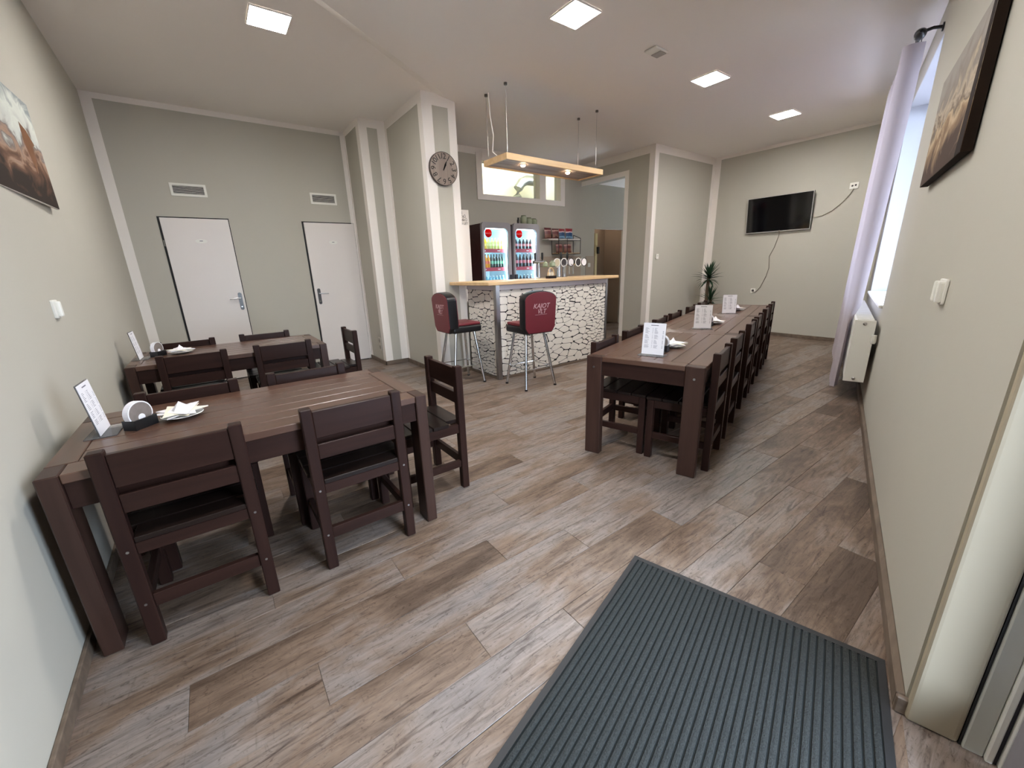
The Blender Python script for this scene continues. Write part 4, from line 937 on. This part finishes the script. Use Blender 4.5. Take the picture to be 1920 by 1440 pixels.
# bottles
def bottle_meshes(liq, lab, capc, hgt, rad):
    b = BM(); lathe(b, [(rad*0.92, 0.0), (rad, 0.006), (rad, hgt*0.58), (rad*0.92, hgt*0.68), (rad*0.42, hgt*0.84), (rad*0.38, hgt*0.94)], 12); m1 = liq
    b2 = BM(); lathe(b2, [(rad*1.02, hgt*0.28), (rad*1.02, hgt*0.50)], 12)
    b3 = BM(); lathe(b3, [(rad*0.46, hgt*0.93), (rad*0.46, hgt)], 10)
    return b, b2, b3
kinds = {}
def bottle(kind, x, y, z, label, group):
    if kind not in kinds:
        lc, lb, cc, hgt, rad = KINDS[kind]
        b, b2, b3 = bottle_meshes(lc, lb, cc, hgt, rad)
        o = obj('bottle', b, mat('drink_'+kind, rgb(*lc), 0.15), None, smooth=True)
        obj('label_band', b2, mat('label_'+kind, rgb(*lb), 0.5), o, smooth=True); obj('cap', b3, mat('cap_'+kind, rgb(*cc), 0.4), o)
        kinds[kind] = o
    else: o = copy_tree(kinds[kind])
    o.location = (x, y, z); tag(o, label, 'bottle', group)
KINDS = {'yellow': ((240, 200, 40), (250, 225, 120), (240, 230, 200), 0.17, 0.026), 'lemon': ((214, 222, 130), (240, 242, 170), (225, 235, 215), 0.17, 0.026),
         'orange': ((244, 170, 30), (238, 120, 60), (70, 60, 60), 0.205, 0.027), 'green': ((40, 66, 60), (110, 190, 150), (40, 60, 52), 0.205, 0.027),
         'water': ((120, 190, 215), (220, 240, 248), (240, 250, 252), 0.17, 0.028), 'cola': ((40, 24, 26), (205, 130, 130), (225, 225, 228), 0.17, 0.027),
         'bigcola': ((36, 30, 38), (222, 120, 130), (226, 230, 234), 0.215, 0.028), 'mixed': ((60, 66, 74), (236, 200, 214), (230, 240, 240), 0.17, 0.026)}
def rowb(fx, sh, kindlist, desc):
    n = len(kindlist)
    for k, kd in enumerate(kindlist):
        x = fx+0.075+k*(FWd-0.165)/(n-1)
        same = [i for i, q in enumerate(kindlist) if q == kd]
        j = same.index(k); od = ('leftmost', 'second from left', 'third from left', 'fourth from left', 'fifth from left', 'sixth from left', 'seventh from left')[j]
        if j == len(same)-1: od = 'rightmost'
        bottle(kd, x, FY0+0.134, sh+0.0005, desc[kd] + ', ' + od, 'bottles in the drinks fridges')
rowb(FX[0], shelves[2], ['yellow']*2+['lemon']*5, {'yellow': 'deep yellow bottle on top shelf of left fridge', 'lemon': 'pale lemon bottle on top shelf of left fridge'})
rowb(FX[0], shelves[1], ['orange']*3+['green']*5, {'orange': 'orange bottle on middle shelf of left fridge', 'green': 'dark green bottle on middle shelf of left fridge'})
rowb(FX[0], shelves[0], ['water']*7, {'water': 'pale blue water bottle on low shelf of left fridge'})
rowb(FX[1], shelves[2], ['cola']*6, {'cola': 'small dark bottle on top shelf of right fridge'})
rowb(FX[1], shelves[1], ['bigcola']*6, {'bigcola': 'dark pink-banded bottle on middle shelf of right fridge'})
rowb(FX[1], shelves[0], ['mixed']*6, {'mixed': 'dark pale-labelled bottle on low shelf of right fridge'})

# things on the right fridge
b = BM(); lathe(b, [(0.022, 0), (0.022, 0.09), (0.014, 0.11), (0.014, 0.125), (0.024, 0.13)], 12, T(4.32, 5.62, FH-0.019)); tag(obj('dark_flask', b, M_iron, smooth=True), 'small black flask standing on the right fridge', 'flask')
M_gg = glassy('green_glass', (0.62, 0.68, 0.52, 1), 0.45)
for k, (x, r, hh) in enumerate(((4.43, 0.055, 0.17), (4.54, 0.06, 0.14), (4.65, 0.055, 0.13))):
    t = thing('glass_jar', ('tallest greenish glass jar on the right fridge, beside the flask', 'wide greenish glass jar in the middle on the right fridge', 'low greenish glass jar at the right end on the fridge')[k], 'jar', (x, 5.62, FH-0.019), 0, 'glass jars on the fridge')
    b = BM(); lathe(b, [(r*0.8, 0), (r, 0.02), (r, hh*0.8), (r*0.7, hh*0.92)], 18); obj('jar', b, M_gg, t, smooth=True)
    b = BM(); lathe(b, [(r*0.72, hh*0.92), (r*0.72, hh)], 18); obj('lid', b, mat('olive_lid', rgb(92, 96, 70), 0.5), t)
    b = BM(); lathe(b, [(r*0.7, 0.012), (r*0.9, 0.03), (r*0.88, hh*0.55)], 14); obj('contents', b, mat('cream_contents', rgb(206, 190, 150), 0.8, var=0.3, vscale=30), t)

# snack shelf on the wall
t = thing('wall_shelf', 'black wire and pale wood snack shelf on the bar wall', 'shelf', (5.25, YB, 0))
bx('board', 0.0, 0.83, -0.20, -0.004, 1.825, 1.845, M_trim, t, 0.002); bx('board', 0.26, 0.83, -0.19, -0.004, 1.575, 1.590, M_pine, t, 0.002)
def wire(pts): 
    b = BM(); tube(b, pts, 0.006, 6); obj('wire', b, M_iron, t)
for x in (0.25, 0.83):
    wire([(x, -0.205, 1.568), (x, -0.205, 1.86)]); wire([(x, -0.205, 1.57), (x, -0.01, 1.57)]); wire([(x, -0.01, 1.57), (x, -0.01, 1.93)]); wire([(x, -0.205, 1.86), (x, -0.01, 1.93)])
wire([(0.25, -0.205, 1.57), (0.83, -0.205, 1.57)]); wire([(0.25, -0.205, 1.818), (0.83, -0.205, 1.818)]); wire([(0.47, -0.208, 1.568), (0.47, -0.208, 1.87)])
def bag_mat(name, bands):
    mt, nt, p = newmat(name); L = nt.links.new
    tc = N(nt, 'ShaderNodeTexCoord'); sp = N(nt, 'ShaderNodeSeparateXYZ'); L(tc.outputs['Object'], sp.inputs[0])
    nz = N(nt, 'ShaderNodeTexNoise'); nz.inputs['Scale'].default_value = 22; L(tc.outputs['Object'], nz.inputs['Vector'])
    a = N(nt, 'ShaderNodeMath', operation='MULTIPLY_ADD'); a.inputs[1].default_value = 0.12; L(nz.outputs['Fac'], a.inputs[0])
    m_ = N(nt, 'ShaderNodeMath', operation='MULTIPLY_ADD'); m_.inputs[1].default_value = 5.0; m_.inputs[2].default_value = -0.06; L(sp.outputs['Z'], m_.inputs[0]); L(m_.outputs[0], a.inputs[2])
    r = ramp(nt, bands); r.color_ramp.interpolation = 'CONSTANT'; L(a.outputs[0], r.inputs[0]); L(r.outputs[0], p.inputs['Base Color']); p.inputs['Roughness'].default_value = 0.3; return mt
MB1 = bag_mat('brown_red_snack_bag', [(0.0, rgb(96, 50, 46)), (0.12, rgb(134, 90, 76)), (0.42, rgb(110, 46, 48)), (0.68, rgb(200, 160, 150)), (0.80, rgb(92, 36, 40))])
MB2 = bag_mat('blue_red_snack_bag', [(0.0, rgb(30, 62, 96)), (0.10, rgb(120, 160, 190)), (0.26, rgb(30, 74, 118)), (0.60, rgb(226, 200, 206)), (0.70, rgb(150, 30, 42))])
def bag(x, y, z, wd_, hh, mt, rz, label):
    b = BM(); nx, nz_ = 8, 10; gs = []
    for sgn in (1, -1):
        g = []
        for j in range(nz_+1):
            fz = j/nz_; r_ = []
            for i in range(nx+1):
                fx_ = i/nx*2-1; prof = (1-abs(fx_)**2.5)*(math.sin(PI*min(1, max(0, fz)))**0.6 if 0 < fz < 1 else 0)
                r_.append(b.verts.new((fx_*wd_/2*(1-0.05*math.sin(PI*fz)), sgn*0.032*prof, fz*hh)))
            g.append(r_)
        for j in range(nz_):
            for i in range(nx): b.faces.new((g[j][i], g[j][i+1], g[j+1][i+1], g[j+1][i]) if sgn > 0 else (g[j][i], g[j+1][i], g[j+1][i+1], g[j][i+1]))
        gs.append(g)
    bmesh.ops.remove_doubles(b, verts=b.verts[:], dist=0.0004)
    o = obj('snack_bag', b, mt, smooth=True); o.location = (x, y, z); o.rotation_euler = (math.radians(-6), 0, rz)
    tag(o, label, 'snack bag', 'snack bags on the wall shelf')
by = YB-0.10
bag(5.33, by, 1.846, 0.19, 0.20, MB1, 0.10, 'brown-red snack bag on the upper shelf, next to the fridge')
bag(5.52, by, 1.846, 0.16, 0.19, MB1, -0.10, 'brown-red snack bag on the upper shelf, second from the fridge')
bag(5.69, by, 1.846, 0.17, 0.19, MB2, 0.08, 'blue snack bag with red top, left of the two on the upper shelf')
bag(5.88, by, 1.846, 0.18, 0.20, MB2, -0.06, 'blue snack bag with red top, right of the two on the upper shelf')
bag(5.62, by, 1.591, 0.19, 0.17, MB1, 0.05, 'brown-red snack bag in the lower wire shelf, left')
bag(5.84, by, 1.591, 0.19, 0.17, MB1, -0.1, 'brown-red snack bag in the lower wire shelf, right')

# beer tap tower
t = thing('beer_tap_tower', 'chrome beer tap tower with oval badges and black handles on the bar', 'beer tap', (4.11, 4.36, TZ))
for x in (-0.05, 0.05):
    b = BM(); lathe(b, [(0.045, 0), (0.045, 0.008), (0.026, 0.012), (0.026, 0.165)], 18, T(x, 0, 0)); obj('column', b, M_chrome, t, smooth=True)
b = BM(); tube(b, [(-0.165, 0, 0.20), (0.42, 0, 0.20)], 0.038, 18); obj('crossbar', b, M_chrome, t, smooth=True)
M_badge = mat('dark_badge', rgb(58, 54, 54), 0.4); M_gold = mat('pale_gold', rgb(214, 204, 172), 0.35, 0.6)
for x, bm_ in ((-0.135, M_gold), (-0.005, M_badge), (0.135, M_paper), (0.28, M_badge), (0.40, M_paper)):
    b = BM(); lathe(b, [(0.058, 0), (0.058, 0.012)], 24, T(x, -0.04, 0.20) @ RX(PI/2)); bd = obj('badge', b, bm_, t)
    b = BM(); ring_plate(b, [(0.06*math.cos(a), 0.06*math.sin(a)) for a in [2*PI*k/24 for k in range(24)]], [(0.05*math.cos(a), 0.05*math.sin(a)) for a in [2*PI*k/24 for k in range(24)]], 0.010, 0.015, T(x, -0.04, 0.20) @ RX(PI/2)); obj('badge_rim', b, M_white if bm_ is not M_paper else M_badge, bd)
for x in (-0.02, 0.10):
    b = BM(); lathe(b, [(0.006, 0.235), (0.008, 0.245), (0.014, 0.26), (0.015, 0.33), (0.010, 0.34)], 10, T(x, -0.01, 0)); obj('tap_handle', b, M_iron, t, smooth=True)
for x in (-0.02, 0.06, 0.14):
    b = BM(); tube(b, [(x, -0.055, 0.17), (x, -0.09, 0.15), (x, -0.095, 0.04)], 0.008, 8); obj('spout', b, M_chrome, t, smooth=True)
t = thing('beer_tap_tower', 'slim chrome tap with two black handles behind the glass tray', 'beer tap', (3.76, 4.45, TZ))
b = BM(); lathe(b, [(0.04, 0), (0.04, 0.008), (0.02, 0.012), (0.02, 0.21)], 16); obj('column', b, M_chrome, t, smooth=True)
b = BM(); tube(b, [(-0.09, 0, 0.215), (0.09, 0, 0.215)], 0.022, 12); obj('crossbar', b, M_chrome, t, smooth=True)
for x in (-0.065, 0.065):
    b = BM(); lathe(b, [(0.006, 0.23), (0.008, 0.245), (0.014, 0.26), (0.015, 0.33), (0.010, 0.34)], 10, T(x, 0, 0)); obj('tap_handle', b, M_iron, t, smooth=True)
# serving stand with glasses
t = thing('glass_tray', 'round glass tray on a slim stand at the left of the taps', 'tray', (3.78, 4.25, TZ))
b = BM(); lathe(b, [(0.06, 0), (0.06, 0.006), (0.012, 0.012), (0.012, 0.14)], 16); obj('stand', b, M_chrome, t, smooth=True)
b = BM(); lathe(b, [(0.02, 0.14), (0.14, 0.148), (0.145, 0.152)], 28); obj('plate', b, M_gg, t, smooth=True)
for k, (dx, dy) in enumerate(((-0.07, 0), (0.02, -0.05), (0.07, 0.03), (-0.02, 0.06))):
    b = BM(); lathe(b, [(0.022, 0), (0.034, 0.005), (0.032, 0.045), (0.014, 0.06), (0.012, 0.075)], 14, T(3.78+dx, 4.25+dy, TZ+0.153))
    tag(obj('upturned_glass', b, M_gg, smooth=True), 'small upturned greenish glass at the %s of the tray left of the taps' % ('left', 'front', 'right', 'back')[k], 'glass', 'glasses on the tray')
t = thing('arched_ornament', 'small arched wooden stand on a dark base on the bar', 'ornament', (3.64, 4.06, TZ))
bx('base', -0.065, 0.065, -0.035, 0.035, 0, 0.035, M_seat, t, 0.003)
b = BM(); tube(b, [(0.055*math.cos(a), 0, 0.035+0.10*math.sin(a)) for a in [PI*k/14 for k in range(15)]], 0.007, 8); obj('arch', b, M_pine, t, smooth=True)
for x in (-0.025, 0.005, 0.03):
    b = BM(); lathe(b, [(0.011, 0.0355), (0.012, 0.06), (0.004, 0.085)], 10, T(x, 0, 0)); obj('shaker', b, mat('pale_shaker', rgb(226, 214, 190), 0.5), t, smooth=True)

b = BM(); lathe(b, [(0.10, 2.36), (0.12, 2.37), (0.12, 2.399)], 20, T(7.25, 6.52, 0))
tag(obj('niche_fill_disc', b, emitter('dim_fill_glow', (1, 0.88, 0.75, 1), 3.0)), 'dim glowing disc added as fill inside the niche beyond the passage', 'lamp')  # glowing disc added out of sight to brighten the niche
# passage door and its block
t = thing('passage_door', 'beige door edge with dark lock box inside the passage', 'door', (6.915, 6.285, 0))
b = BM(); box(b, 0, 0.07, 0, 0.04, 0.0, 2.0); obj('leaf', b, mat('cream_door', rgb(200, 184, 140), 0.5), t)
b = BM(); box(b, 0.055, 0.105, -0.03, 0.0, 1.58, 1.72); obj('lock_box', b, M_iron, t)
